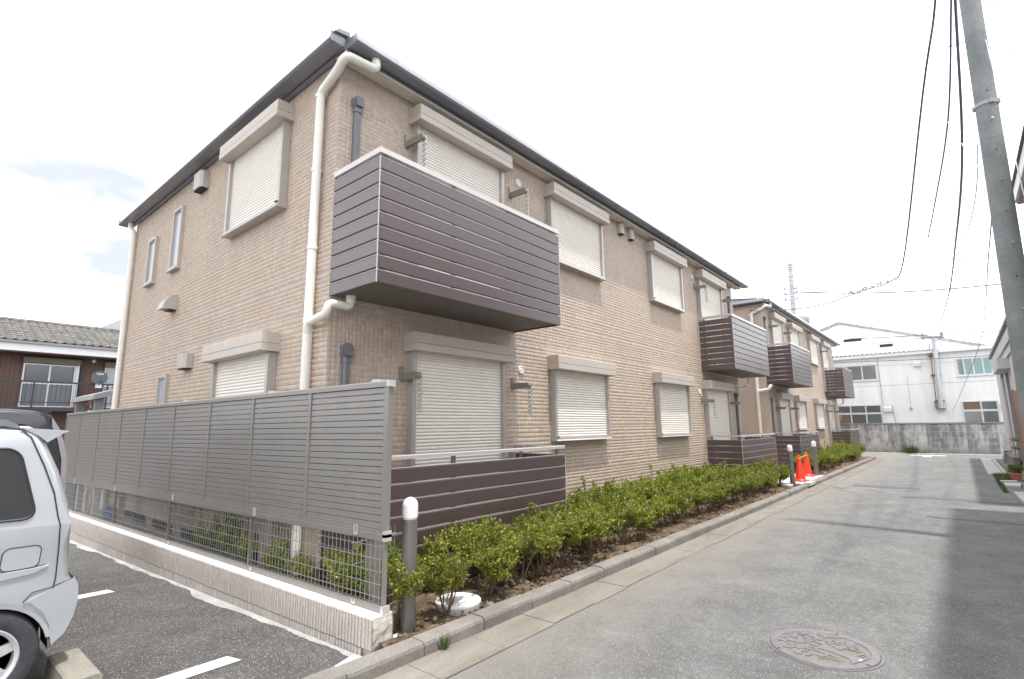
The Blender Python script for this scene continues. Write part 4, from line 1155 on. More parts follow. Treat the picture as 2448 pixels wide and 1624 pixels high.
def rrect(x0, x1, z0, z1, r, slant=0, n=5):
    out = []
    for cxx, czz, a in ((x1 - r, z1 - r, 0), (x0 + r, z1 - r, 90), (x0 + r, z0 + r, 180), (x1 - r, z0 + r, 270)):
        for k in range(n + 1):
            t = R(a + 90 * k / n); x = cxx + r * math.cos(t); z = czz + r * math.sin(t); out.append((x + slant * (z - z0), z))
    return out
def wheel(parent, x, y, z, r, side=-1):
    w_ = .155
    m = MB(); yo = y + (-.0 if side < 0 else 0)
    pr = [(r * .66, .0), (r * .70, -.006 * 1), (r * .90, -.012), (r * .97, -.002), (r, .022), (r, w_ - .022), (r * .97, w_), (r * .66, w_)]
    m.lathe([(a, h if side < 0 else -h) for a, h in pr], (x, yo, z), 40, 1, False); t = m.build('tyre', 'tyre', parent, smooth='auto')
    m = MB(); s = 1 if side < 0 else -1
    m.lathe([(r * .67, s * .0), (r * .64, s * -.004), (r * .58, s * .006), (r * .56, s * .05), (r * .56, s * .12)], (x, yo, z), 40, 1, False)
    for k in range(6):
        a = 2 * math.pi * k / 6 + .35
        for da in (0,):
            c, sn = math.cos(a), math.sin(a); px, pz = -sn, c
            P = []
            for rr, hw, dp in ((r * .10, .030, .006), (r * .58, .026, .012)):
                for sg in (-1, 1): P.append((x + c * rr + px * hw * sg, yo + s * dp, z + sn * rr + pz * hw * sg))
            Q = [(p[0], p[1] + s * .028, p[2]) for p in P]
            m.hexa([P[0], P[1], P[3], P[2], Q[0], Q[1], Q[3], Q[2]])
    m.lathe([(r * .19, s * .03), (r * .19, s * .004), (r * .12, s * -.002), (0, s * -.003)], (x, yo, z), 20, 1)
    m.build('rim', 'alloy', t, smooth='auto')
    m = MB(); m.lathe([(r * .56, s * .06), (0, s * .06)], (x, yo, z), 24, 1); m.build('brake', 'dark', t)
xr = -1.77
# silver kei van; the rear faces +X (towards the fence), near flank at y = -0.10
ZB = .95
lowS = [(-1.842, ZB), (-1.826, .80), (-1.815, .62), (-1.800, .595), (-1.778, .55), (-1.770, .47), (-1.786, .36), (-1.82, .27), (-1.868, .225), (-1.885, .26)] + arc(-2.20, .19, .325, 18, 162, 14) + \
       [(-2.53, .16), (-4.05, .16), (-4.07, .20)] + arc(-4.38, .19, .325, 10, 165, 14) + [(-4.72, .20), (-4.95, .22), (-5.02, .40), (-5.0, .62), (-4.95, .75), (-4.45, .90), (-4.30, ZB)]
upS = [(-1.842, ZB), (-1.865, 1.10), (-1.925, 1.29), (-2.005, 1.475), (-2.045, 1.555), (-2.10, 1.585), (-2.6, 1.605), (-3.4, 1.60), (-3.65, 1.57), (-3.90, 1.36), (-4.30, ZB)]
car, sd = van('parked_car', 'silver boxy kei van parked tail to the fence at left edge', 'car', -.10, 1.40, lowS, upS, 'silver_paint', .14, ZB, -.06)
# bumper as its own shell, slightly proud
m = MB()
bp = [(-1.905, .555), (-1.83, .590), (-1.795, .60), (-1.770, .555), (-1.762, .47), (-1.778, .36), (-1.815, .27), (-1.872, .215), (-1.886, .27), (-1.895, .34), (-1.93, .42), (-2.0, .495), (-2.03, .50)]
m.add([(p[0], -.108, p[1]) for p in bp] + [(p[0], -.095, p[1]) for p in bp], [tuple(range(len(bp)))] + [(i, (i + 1) % len(bp), len(bp) + (i + 1) % len(bp), len(bp) + i) for i in range(len(bp))])
m.add([(p[0], -.09, p[1]) for p in bp[2:8]] + [(p[0] + .008, -.05, p[1]) for p in bp[2:8]] + [(p[0] + .01, 1.25, p[1]) for p in bp[2:8]], [(i, i + 1, 7 + i, 6 + i) for i in range(5)] + [(6 + i, 7 + i, 13 + i, 12 + i) for i in range(5)])
m.add([(p[0], -.1085, p[1]) for p in bp[2:8]] + [(p[0], -.09, p[1]) for p in bp[2:8]], [(i, i + 1, 7 + i, 6 + i) for i in range(5)])
m.build('bumper', 'silver_paint', car)
wpts = rrect(-3.05, -2.02, 1.005, 1.445, .07)
wpts = [(x - (max(0, z - 1.0) * .27 if x > -2.3 else -.0), z) for x, z in wpts]
o = poly_panel(sd, wpts, 'side_window', 'car_glass', car, .0065)
m = MB(); P = [sd(x, z, .006) for x, z in wpts]; m.tube(P + [P[0]], .0085, 6); m.build('window_seal', 'rubber', o)
def seam(pts, parent, name, r=.0035, matn='rubber', e=.0035):
    m = MB(); m.tube([sd(x, z, e) for x, z in pts], r, 5); return m.build(name, matn, parent)
seam([(-2.155, 1.575), (-2.09, 1.515), (-2.01, 1.33), (-1.945, 1.15), (-1.915, 1.0), (-1.90, .95), (-1.893, .8), (-1.890, .62), (-1.898, .56)], car, 'tailgate_seam')
f_ = poly_panel(sd, rrect(-2.165, -1.985, .705, .838, .035, .06), 'fuel_flap', 'silver_paint', car, .0045)
m = MB(); P = [sd(x, z, .004) for x, z in rrect(-2.165, -1.985, .705, .838, .035, .06)]; m.tube(P + [P[0]], .003, 5); m.build('flap_seam', 'rubber', f_)
m = MB(); q = [(-3.9, .62), (-2.2, .65), (-2.0, .672), (-1.935, .700), (-1.935, .708), (-2.0, .700), (-2.2, .695), (-3.9, .68)]
n = len(q); m.add([sd(x, z, .010) for x, z in q] + [sd(x, z + (.006 if i > 3 else -.006), -.002) for i, (x, z) in enumerate(q)], [tuple(range(n))] + [(i, (i + 1) % n, n + (i + 1) % n, n + i) for i in range(n)]); m.build('side_crease', 'silver_paint', car)
seam([(-3.9, .69), (-2.2, .700), (-1.94, .712)], car, 'crease_seam', .0025)
seam([(-2.035, .505), (-1.995, .555), (-1.91, .566), (-1.80, .60)], car, 'bumper_seam', .003)
seam([(-2.86, .2), (-2.86, .5), (-2.72, .62), (-2.70, 1.0), (-2.72, 1.5)], car, 'door_seam', .003)
m = MB()
for z_, r_ in ((0, 0),):
    P = arc(-2.20, .19, .332, 14, 166, 16); Q = arc(-2.20, .19, .308, 14, 166, 16); n = len(P)
    m.add([(p[0], -.106, p[1]) for p in P] + [(p[0], -.100, p[1]) for p in Q] + [(p[0], -.03, p[1]) for p in Q], [(i, i + 1, n + i + 1, n + i) for i in range(n - 1)] + [(n + i, n + i + 1, 2 * n + i + 1, 2 * n + i) for i in range(n - 1)])
m.build('arch_lip', 'silver_paint', car)
m = MB(); P = arc(-2.20, .19, .315, 0, 180, 14); n = len(P); m.add([(p[0], -.09, p[1]) for p in P] + [(p[0], .15, p[1]) for p in P], [(i, i + 1, n + i + 1, n + i) for i in range(n - 1)]); m.box(-2.53, -1.90, .15, .16, .1, .52); m.build('wheel_arch', 'dark', car)
# roof spoiler, roof rail
m = MB(); yw = [(-.03), 1.23]
sp = [(-2.14, 1.575), (-1.905, 1.555), (-1.90, 1.548), (-1.93, 1.535), (-2.005, 1.478), (-2.05, 1.52)]
m.prism(sp, 1, -.022, 1.222); m.build('spoiler', 'silver_paint', car, smooth='auto')
m = MB(); m.prism([(-3.4, 1.60), (-2.22, 1.585), (-2.14, 1.565), (-2.165, 1.60), (-2.22, 1.628), (-3.4, 1.645)], 1, -.008, .045); m.build('roof_rail', 'gutter', car)
m = MB(); m.box(-1.84, -1.822, .02, .16, .62, .92); m.build('tail_lamp', 'lamp_red', car)
wheel(car, -2.205, -.085, .197, .285); wheel(car, -4.38, -.085, .185, .272)
wheel(car, -2.205, 1.285, .185, .272, 1); wheel(car, -4.38, 1.285, .185, .272, 1)
# black minivan behind
ZB2 = 1.0
lowB = [(-1.425, ZB2), (-1.42, .70), (-1.40, .60), (-1.385, .45), (-1.42, .28), (-1.60, .18), (-1.95, .16)] + arc(-2.35, .12, .36, 8, 172, 12) + [(-2.75, .14), (-4.7, .14)] + arc(-5.15, .12, .36, 8, 172, 12) + [(-5.55, .16), (-5.95, .2), (-6.0, .6), (-5.9, .85), (-5.3, ZB2)]
upB = [(-1.425, ZB2), (-1.430, 1.25), (-1.467, 1.43), (-1.52, 1.585), (-1.58, 1.72), (-1.66, 1.765), (-1.9, 1.785), (-3.6, 1.80), (-4.3, 1.74), (-4.75, 1.45), (-5.3, ZB2)]
bc, sb = van('parked_car', 'black minivan parked behind the silver van, only its roof and tail showing', 'car', 2.60, 1.68, lowB, upB, 'black_paint', .16, ZB2, -.16)
sd = sb
o = poly_panel(sb, [(-1.75, 1.12), (-1.70, 1.45), (-1.78, 1.62), (-2.0, 1.655), (-4.0, 1.66), (-4.6, 1.40), (-4.9, 1.12)], 'side_window', 'car_glass', bc, .006)
P = [sb(x, z, .006) for x, z in [(-1.75, 1.12), (-1.70, 1.45), (-1.78, 1.62), (-2.0, 1.655), (-4.0, 1.66)]]
m = MB(); m.tube(P, .009, 6); m.build('window_seal', 'rubber', o)
m = MB(); q = [(-1.585, 1.70), (-1.52, 1.585), (-1.467, 1.43), (-1.43, 1.25), (-1.425, .95), (-1.455, .95), (-1.468, 1.25), (-1.512, 1.45), (-1.57, 1.6)]
n = len(q); m.add([(p[0] + (.008 if i < 5 else 0), sb(p[0], p[1], .008)[1], p[1]) for i, p in enumerate(q)] + [(p[0] + (.012 if i < 5 else 0), sb(p[0], p[1])[1] + .16, p[1]) for i, p in enumerate(q)], [tuple(range(n))] + [(i, (i + 1) % n, n + (i + 1) % n, n + i) for i in range(n)])
m.build('tail_lamp', 'lamp_clear', bc)
m = MB(); m.prism([(-1.56, 1.755), (-1.70, 1.782), (-2.2, 1.80), (-2.2, 1.79), (-1.70, 1.765)], 1, 2.78, 4.1); m.build('spoiler', 'black_paint', bc)
wheel(bc, -2.35, 2.63, .12, .31); wheel(bc, -5.15, 2.63, .12, .31); wheel(bc, -2.35, 4.25, .12, .31, 1); wheel(bc, -5.15, 4.25, .12, .31, 1)

# ------------------------------------------------------------------ things behind the fence
ac = thing('air_conditioner', 'white outdoor air conditioner unit standing behind the fence mesh', 'air conditioner', (.05, 8.0, -.1))
m = MB(); m.box(-.09, .20, 7.62, 8.42, -.04, .52); m.build('casing', 'ac_white', ac)
m = MB(); m.lathe([(.235, -.012), (.225, -.02), (.21, -.012), (.21, -.006), (.0, -.006)], (-.09, 7.93, .24), 28, 0)
for k in range(4): m.lathe([(.05 * (k + 1), -.010), (.05 * (k + 1) + .006, -.016), (.05 * (k + 1) + .012, -.010)], (-.09, 7.93, .24), 28, 0)
m.build('fan_grille', 'vent_beige', ac)
for y in (7.72, 8.3):
    m = MB(); m.box(-.1, .22, y, y + .06, -.12, -.041); m.build('foot', 'foundation', ac)
m = MB()
for i in range(7):
    m.tube([(-.04 + .02 * math.sin(i), 6.55 + i * .06, -.07 + .16 * math.sin(i * 1.3) ** 2), (.0, 6.6 + i * .05, .02 + .2 * abs(math.cos(i)))], .06, 7)
tag(m.build('blue_sheet', 'blue_sheet'), 'crumpled blue plastic sheet lying behind the fence mesh', 'plastic sheet')
sh = thing('bike_shelter', 'grey roofed shelter with post showing above the far fence end', 'shelter', (.2, 9.3, -.3))
m = MB(); m.prism([(.0, 2.19), (.02, 2.29), (.06, 2.31), (1.6, 2.80), (1.6, 2.69), (.06, 2.2)], 1, 9.0, 11.0); m.build('roof', 'grey_trim', sh)
for yy in (9.1, 10.8):
    m = MB(); m.box(.07, .22, yy, yy + .12, -.36, 2.25); m.build('post', 'grey_trim', sh)

# ------------------------------------------------------------------ old wooden house at left
LHY = 27.3
lh = thing('wooden_house', 'old two-storey wooden apartment house with grey tiled roof at left', 'house', (2, LHY, -.35))
m = MB(); m.box(-12, 9, LHY + .03, LHY + 6, -.36, 5.45); w_ = m.build('wall', 'old_wood', lh)
m = MB(); x = -4.0
while x < 6.5:
    if not (.93 < x + .07 < 2.98 or 3.95 < x + .07 < 5.6): m.box(x, x + .150, LHY, LHY + .028, 2.6, 5.3)
    else: m.box(x, x + .150, LHY, LHY + .028, 4.9, 5.3)
    x += .158
m.build('siding_board', 'old_wood', w_, kind='stuff')
def sash_window(par, x0, x1, z0, z1, zt, mull, lowpane, uppane):
    t = .06; y = LHY - .04
    m = MB(); m.box(x0, x0 + t, y, LHY + .02, z0, z1); m.box(x1 - t, x1, y, LHY + .02, z0, z1); m.box(x0 + t, x1 - t, y, LHY + .02, z1 - t, z1); m.box(x0 + t, x1 - t, y, LHY + .02, z0, z0 + t)
    m.box(x0 + t, x1 - t, y + .005, LHY + .018, zt - .05, zt + .05)
    for q in mull: m.box(q - .03, q + .03, y + .003, LHY + .017, z0 + t, z1 - t)
    w = m.build('window', 'alu_white', par)
    ed = [x0 + t] + list(mull) + [x1 - t]
    for i in range(len(ed) - 1):
        a, c = ed[i] + .03, ed[i + 1] - .03
        m = MB(); m.box(a, c, y + .02, y + .03, z0 + t, zt - .05); m.build('pane', lowpane, w)
        m = MB(); m.box(a, c, y + .02, y + .03, zt + .05, z1 - t); m.build('pane', uppane, w)
sash_window(lh, 1.0, 2.86, 2.62, 4.60, 3.72, [1.93], 'pane_grey', 'pane_dark')
sash_window(lh, 3.98, 5.5, 2.62, 4.62, 3.72, [4.75], 'pane_frost', 'pane_frost')
m = MB(); m.box(2.87, 2.99, LHY - .06, LHY + .02, 2.6, 4.62); m.build('frame_post', 'alu_white', lh)
for x0, x1 in ((.95, 3.0), (3.93, 5.6)):
    m = MB(); m.box(x0, x1, LHY - .22, LHY + .02, 4.62, 4.86); m.build('shutter_case', 'olive_metal', lh)
m = MB(); m.box(3.03, 3.12, LHY - .1, LHY - .001, 2.3, 5.2); m.build('drain_pipe', 'dark_steel', lh)
m = MB(); m.box(-12, 9, 26.2, LHY - .001, 2.42, 2.60); m.build('gallery_deck', 'dark_steel', lh)
m = MB(); m.box(-12, 9, 26.42, LHY - .001, 4.98, 5.02); m.build('eave_ceiling', 'old_wood', lh)
m = MB(); m.box(-12, 9, 26.38, 26.42, 5.03, 5.38); m.build('fascia', 'white_paint', lh)
m = MB(); m.prism([(26.26, 5.37), (26.40, 5.37), (26.42, 5.47), (26.26, 5.47)], 0, -12, 9); m.build('gutter', 'grey_trim', lh)
gr = MB(); gr.box(-12, 9, 26.19, 26.24, 3.66, 3.74); gr.box(-12, 9, 26.2, 26.23, 2.78, 2.82)
rl = gr.build('railing', 'dark_steel', lh)
m = MB(); x = -1.5
while x < 6: m.box(x, x + .016, 26.205, 26.222, 2.821, 3.659); x += .17
m.build('baluster', 'dark_steel', rl, kind='stuff')
for x in (-.6, 1.28, 3.9):
    m = MB(); m.box(x, x + .06, 26.18, 26.25, 2.6, 3.66); m.build('railing_post', 'dark_steel', rl)
# roof slope with separate tiles
ry0, rz0, ry1, rz1 = 26.3, 5.48, 30.3, 6.90
m = MB(); m.quad((-12, ry0, rz0 - .03), (9, ry0, rz0 - .03), (9, ry1, rz1 - .03), (-12, ry1, rz1 - .03)); m.quad((-12, ry1 + 4, rz0), (9, ry1 + 4, rz0), (9, ry1, rz1 - .03), (-12, ry1, rz1 - .03)); rf = m.build('roof', 'kawara', lh)
sl = Vector((0, ry1 - ry0, rz1 - rz0)); ln = sl.length; sl.normalize(); nm = Vector((0, -sl.z, sl.y))
tw_, th_ = .335, ln / 11
P = [(-.5, .0), (-.36, .035), (-.2, .05), (.05, .012), (.3, .0), (.5, .03)]
V = []
for v, e in ((0, .045), (1.06, .0)):
    for u, h in P:
        q = Vector((u * tw_, 0, 0)) + sl * (v * th_) + nm * (h * 1.2 + e); V.append(tuple(q))
for u, h in P: V.append(tuple(Vector((u * tw_, 0, 0)) + nm * (h * 1.2)))
F = [(i, i + 1, 7 + i, 6 + i) for i in range(5)] + [(12 + i, 13 + i, i + 1, i) for i in range(5)]
tm = raw_mesh('roof_tile', V, F, ['kawara'])
off = wloc(rf)
for r_ in range(11):
    for c_ in range(21):
        p = Vector((-1.1 + c_ * tw_, ry0, rz0)) + sl * (r_ * th_); link('roof_tile', tm, rf, p - off)
for c_ in range(24):
    x0 = -1.4 + c_ * .30
    m = MB(); m.tube([(x0, ry1, rz1 + .05), (x0 + .285, ry1, rz1 + .05)], .11, 8); m.build('ridge_tile', 'kawara', rf)
ds = thing('satellite_dish', 'dark grey satellite dish clamped to the gallery railing', 'satellite dish', (3.55, 26.12, 4.0))
m = MB(); m.lathe([(.32, -.06), (.315, -.05), (.22, -.01), (.12, .01), (0, .02)], (3.55, 26.10, 4.0), 24, 1); m.build('dish', 'dish_grey', ds, smooth='auto')
m = MB(); m.tube([(3.55, 26.1, 3.74), (3.6, 25.8, 3.8)], .015, 5); m.box(3.53, 3.63, 25.75, 25.83, 3.76, 3.84); m.build('feed_arm', 'dark_steel', ds)
m = MB(); m.box(3.44, 3.68, 26.1, 26.17, 3.52, 3.70); m.build('clamp', 'alu_white', ds)
tcu = bpy.data.curves.new('lettering', 'FONT'); tcu.body = 'TDM'; tcu.size = .13; tcu.align_x = 'CENTER'; tcu.materials.append(MATS['white_paint']); tcu.extrude = .002
_t = bpy.data.objects.new('tmp', tcu); _me = bpy.data.meshes.new_from_object(_t); bpy.data.objects.remove(_t); to = link('lettering', _me, ds); to.location = Vector((3.55, 26.02, 4.12)) - Vector((3.55, 26.12, 4.0)); to.rotation_euler = (R(90), 0, 0)
fx = thing('fire_extinguisher', 'red fire extinguisher on the gallery of the wooden house', 'fire extinguisher', (2.9, 26.5, 2.6))
m = MB(); m.lathe([(.075, 0), (.08, .02), (.08, .36), (.05, .43), (.02, .45)], (2.86, 26.5, 2.6), 14); m.build('cylinder', 'red_ext', fx); m = MB(); m.box(2.83, 2.89, 26.44, 26.52, 3.05, 3.12); m.build('handle', 'dark_steel', fx)
st = thing('stepladder', 'brown wooden stepladder leaning on the gallery wall', 'stepladder', (3.35, 26.9, 2.6))
for dx in (0, .30):
    m = MB(); m.hexa([(3.2 + dx - .03, 26.8, 2.6), (3.2 + dx + .03, 26.8, 2.6), (3.2 + dx + .03, 26.84, 2.6), (3.2 + dx - .03, 26.84, 2.6), (3.23 + dx * .8 - .03, 27.1, 3.25), (3.23 + dx * .8 + .03, 27.1, 3.25), (3.23 + dx * .8 + .03, 27.14, 3.25), (3.23 + dx * .8 - .03, 27.14, 3.25)]); m.build('rail', 'door_wood', st)
for z in (2.75, 2.95, 3.15, 3.25):
    y = 26.8 + (z - 2.6) * .46; m = MB(); m.box(3.18, 3.52, y - .02, y + .06, z, z + .03); m.build('step', 'door_wood', st)
lp = tag(MB().lathe([(.0, -.03), (.05, -.02), (.08, .0), (.05, .04), (0, .05)], (3.5, 27.24, 4.88), 14, 1).build('wall_lamp', 'vent_white'), 'small round white lamp under the eave of the wooden house', 'lamp')

# distant block behind the old house
fb = thing('distant_building', 'distant grey building just showing above the tiled roof', 'building', (12, 60, 0))
m = MB(); m.prism([(10.5, -.4), (10.5, 12.0), (12.4, 13.3), (16, 13.3), (16, -.4)], 1, 60, 70); m.build('wall', 'far_wall', fb)
m = MB(); m.box(11.1, 12.2, 59.9, 59.99, 11.2, 11.6); m.build('window', 'pane_grey', fb)

# ------------------------------------------------------------------ factory, stained wall at the end of the lane
WX = 30.5
cw = thing('concrete_wall', 'grey stained concrete panel wall closing the end of the lane', 'wall', (WX, -2.5, 0))
py = [3.0, 1.3, -.40, -1.90, -3.40, -4.88, -6.42]
for i, y in enumerate(py):
    m = MB(); m.box(WX - .055, WX + .06, y - .075, y + .075, -.05, 1.46); m.build('post', 'gable_trim', cw)
for i in range(len(py) - 1):
    for k in range(5):
        m = MB(); m.prism([(WX - .018, .27 * k + .002), (WX - .026, .27 * k + .012), (WX - .026, .27 * k + .250), (WX - .014, .27 * k + .264), (WX + .03, .27 * k + .264), (WX + .03, .27 * k + .002)], 1, py[i + 1] + .076, py[i] - .076)
        m.build('panel', 'old_wall', cw)
    m = MB(); m.box(WX - .03, WX + .035, py[i + 1] + .076, py[i] - .076, 1.352, 1.46); m.build('panel', 'old_wall', cw)
m = MB(); m.box(WX - .085, WX + .085, -6.5, 3.1, 1.461, 1.52); m.build('coping', 'gable_trim', cw)
m = MB(); m.prism([(WX - .45, -.02), (WX - .42, .03), (WX - .02, .05), (WX - .02, -.02)], 1, -6.5, 3); m.build('footing', 'gable_trim', cw)

FXX = 32.5
fa = thing('factory_building', 'white panelled factory with corrugated roof edge behind the stained wall', 'factory', (FXX, -3, 0))
m = MB(); m.box(FXX + .012, FXX + 5, -14, 5.0, -.4, 5.22); fw = m.build('wall', 'factory_wall', fa)
seams = [5.0, 3.5, 2.6, 1.9, 1.2, .5, -.15, -.9, -1.51, -2.06, -2.45, -2.9, -3.33, -3.75, -4.17, -4.55, -4.9, -5.26, -5.62, -5.98, -6.5, -7.2, -8.0, -9]
for i in range(len(seams) - 1):
    for z0, z1 in ((.0, 3.535), (3.55, 5.22)):
        m = MB(); m.box(FXX, FXX + .011, seams[i + 1] + .004, seams[i] - .004, z0, z1); m.build('panel', 'factory_wall', fw)
m = MB(); m.box(FXX - .004, FXX, -9, 5, 3.536, 3.549); m.build('joint_strip', 'grey_trim', fa)
# corrugated roof edge
N_ = 150; V = []; y = 5.0; pts = []
for k in range(13 * 7):
    yv = 5.2 - k * .103 * 1.5 / 1.5
    pts.append((yv, 5.35 - .006 * (5.2 - yv) * 1.2 + (.05 if k % 2 else -.03)))
n = len(pts)
m = MB(); m.add([(FXX - .35, p[0], p[1]) for p in pts] + [(FXX + 5, p[0], p[1] - .25) for p in pts] + [(FXX - .35, p[0], p[1] - .025) for p in pts], [(i, i + 1, n + i + 1, n + i) for i in range(n - 1)] + [(i, i + 1, 2 * n + i + 1, 2 * n + i) for i in range(n - 1)]); m.build('roof', 'corrugated_roof', fa)
m = MB(); m.box(FXX - .30, FXX - .26, -9, 5, 5.12, 5.29); m.box(FXX - .26, FXX - .001, -9, 5, 5.10, 5.13); m.build('fascia', 'factory_trim', fa)
def fwin(y0, y1, z0, z1, mv, mh, panes, sillz=True):
    mv = sorted(mv, reverse=True)      # y0 > y1; mv vertical bars, mh horizontal bar or None
    t = .055; X = FXX
    m = MB(); m.box(X - .05, X - .001, y0 - t, y0, z0, z1); m.box(X - .05, X - .001, y1, y1 + t, z0, z1); m.box(X - .05, X - .001, y1 + t, y0 - t, z1 - t, z1); m.box(X - .05, X - .001, y1 + t, y0 - t, z0, z0 + t)
    for q in mv: m.box(X - .046, X - .002, q - .03, q + .03, z0 + t, z1 - t)
    if mh: m.box(X - .048, X - .003, y1 + t, y0 - t, mh - .05, mh + .05)
    m.box(X - .08, X - .001, y1 - .03, y0 + .03, z0 - .05, z0 - .001)
    w = m.build('window', 'alu_white', fa)
    ed = [y0 - t] + [q for q in mv] + [y1 + t]; k = 0
    rows = [(z0 + t, (mh or z1 - t) - (.05 if mh else 0))] + ([(mh + .05, z1 - t)] if mh else [])
    for i in range(len(ed) - 1):
        for (a, c) in rows:
            m = MB(); m.box(X - .030, X - .018, ed[i + 1] + .03, ed[i] - .03, a, c); m.build('pane', panes[k % len(panes)], w); k += 1
fwin(.65, -1.42, 3.88, 4.76, [-.72, .0], None, ['pane_grey'])
fwin(-4.78, -6.17, 3.86, 4.75, [-5.09, -5.445, -5.82], None, ['pane_teal', 'curtain_green', 'curtain_green', 'curtain_green'])
fwin(-4.76, -6.17, 1.3, 2.58, [-5.51], 2.096, ['pane_grey', 'card', 'pane_teal', 'pane_dark'])
fwin(.70, -1.44, 1.3, 2.52, [-.69, .03], 2.05, ['card', 'pane_dark', 'pane_dark', 'pane_teal', 'pane_teal', 'pane_dark'])
def fvent(y, z, w, h):
    m = MB(); m.prism([(FXX, z), (FXX - .2, z), (FXX - .2, z + h * .6), (FXX - .12, z + h), (FXX, z + h)], 1, y - w / 2, y + w / 2); m.build('vent_hood', 'vent_white', fa)
fvent(-3.21, 4.49, .31, .27); fvent(-1.71, 2.13, .38, .30); fvent(-6.33, 2.17, .16, .25)
m = MB(); m.tube([(FXX - .03, -1.5, 5.1), (FXX - .03, -1.5, 2.5), (FXX - .03, -1.92, 2.45), (FXX - .03, -2.0, 1.0)], .015, 6); m.build('conduit', 'vent_beige', fa)
m = MB(); m.box(FXX - .008, FXX - .001, -2.72, -2.70, 2.3, 4.0); m.box(FXX - .05, FXX - .001, -2.76, -2.64, 2.2, 2.32); m.build('rust_pipe', 'vent_beige', fa)
# spiral flue with stays
fl = thing('flue_pipe', 'galvanised spiral flue pipe rising up the white factory wall', 'flue', (32.2, -4.0, 2.2))
fb0, fb1 = Vector((32.2, -3.96, 2.25)), Vector((32.2, -4.07, 5.92))
K = 60; m = MB(); m.tube([fb0.lerp(fb1, k / K) for k in range(K + 1)], .118, 14, True, [.118 if k % 2 else .124 for k in range(K + 1)]); m.build('pipe', 'steel_spiral', fl)
m = MB(); m.tube([(32.25, -3.80, 2.6), (32.25, -3.84, 5.6)], .02, 6)
for z in (2.6, 3.95, 4.95): m.box(32.12, 32.5, -4.15, -3.72, z, z + .035)
m.build('stay', 'door_wood', fl)
m = MB(); m.box(32.2, 32.5, -3.92, -3.72, 2.3, 2.62); m.box(32.1, 32.5, -4.15, -3.75, 2.2, 2.24); m.build('switch_box', 'grey_trim', fl)
m = MB(); m.box(32.1, 32.3, -4.35, -3.72, 5.9, 5.98)
for y in (-3.62, -4.40): m.lathe([(.075, 5.85), (.075, 6.18), (.05, 6.2)], (32.2, y, 0), 10)
m.build('wire_head', 'wire_grey', fl)
# high gabled hall behind
gh = thing('gabled_hall', 'taller white gabled hall rising behind the factory roof', 'hall', (38.5, 1, 0))
G = [(4.2, 7.05), (.97, 8.16), (-5.9, 5.95), (-6.5, 5.75)]
m = MB(); m.prism([(q[0], q[1]) for q in G] + [(-6.5, -.4), (4.2, -.4)], 0, 38.5, 50); m.build('wall', 'factory_wall', gh)
for i in range(3):
    a, c = G[i], G[i + 1]; m = MB(); m.hexa([(38.3, a[0], a[1]), (38.3, c[0], c[1]), (38.3, c[0], c[1] + .17), (38.3, a[0], a[1] + .17), (50, a[0], a[1]), (50, c[0], c[1]), (50, c[0], c[1] + .17), (50, a[0], a[1] + .17)]); m.build('roof_edge', 'gable_trim', gh)
for (y0, y1, z) in ((.78, -.23, 7.0), (-1.17, -1.87, 6.45)):
    m = MB(); m.box(38.44, 38.499, y1, y0, z - .09, z + .09); m.build('vent_slit', 'dark', gh)

# ------------------------------------------------------------------ far pole, transformer
fp = thing('far_utility_pole', 'pale distant utility pole with fittings rising behind the far building', 'utility pole', (45, 4.9, 0))
m = MB(); m.tube([(45, 5.15, -.4), (45, 4.84, 14.95)], .2, 12, True, [.26, .17]); m.build('pole', 'pole_far', fp)
m = MB()
for i, z in enumerate(np.linspace(10.6, 14.7, 22)):
    w_ = rng.uniform(.15, .20); yc = 4.86 + (14.9 - z) * .018; m.box(44.75, 45.25, yc - w_, yc + w_ * .9, z, z + rng.uniform(.04, .16))
m.build('fittings', 'wire_pale', fp)
for z in (12.6, 12.2, 11.7):
    m = MB(); m.box(44.9, 45.05, 4.5, 5.5, z, z + .07)
    for y in (4.55, 5.45): m.lathe([(.04, 0), (.08, .08), (.04, .2)], (44.97, y, z + .07), 8)
    m.build('crossarm', 'wire_grey', fp)
tk = thing('transformer_drum', 'small grey transformer drum above the far building eave', 'transformer', (45, 4.2, 9.4))
m = MB(); m.lathe([(.0, 8.6), (.36, 8.6), (.38, 10.2), (.32, 10.35), (0, 10.38)], (45, 4.25, 0), 16); m.build('drum', 'wire_pale', tk)
for k in range(4):
    m = MB(); m.box(44.55, 45.3, 3.82 + k * .22, 3.86 + k * .22, 9.2, 10.1); m.build('fin', 'wire_grey', tk)

# ------------------------------------------------------------------ concrete utility pole beside the lane
up = thing('utility_pole', 'grey concrete utility pole with step bolts at right edge', 'utility pole', (6.85, -5.40, 0))
pb, pt = Vector((6.85, -5.39, -.2)), Vector((6.87, -5.50, 11.2))
def pc(z): return pb.lerp(pt, (z + .2) / 11.4)
m = MB(); m.tube([pb, pt], .15, 32, True, [.150, .103]); m.build('pole', 'pole_concrete', up, smooth='auto')
def prr(z): return lerp(.150, .103, (z + .2) / 11.4)
i = 0
for z in np.arange(2.1, 10.8, .45):
    c = pc(z); a = R(205 if i % 2 == 0 else 25) if z > 6.6 else R(190)
    d = Vector((math.cos(a), math.sin(a), 0)); s = c + d * prr(z)
    if z > 6.4: d = Vector((0, 1 if i % 2 else -1, .1)); s = c + Vector((0, d.y * prr(z), 0)); ln = .19
    else: ln = .06
    m = MB()
    if z <= 6.4 and i % 2:
        m.tube([s - d * .004, s + d * .0015], .011, 8); m.build('bolt_hole', 'dark', up)
    else:
        m.tube([s - d * .01, s + d * ln], .008, 6); m.tube([s + d * (ln - .008), s + d * ln], .015, 8); m.build('step_bolt', 'steel_spiral', up)
    i += 1
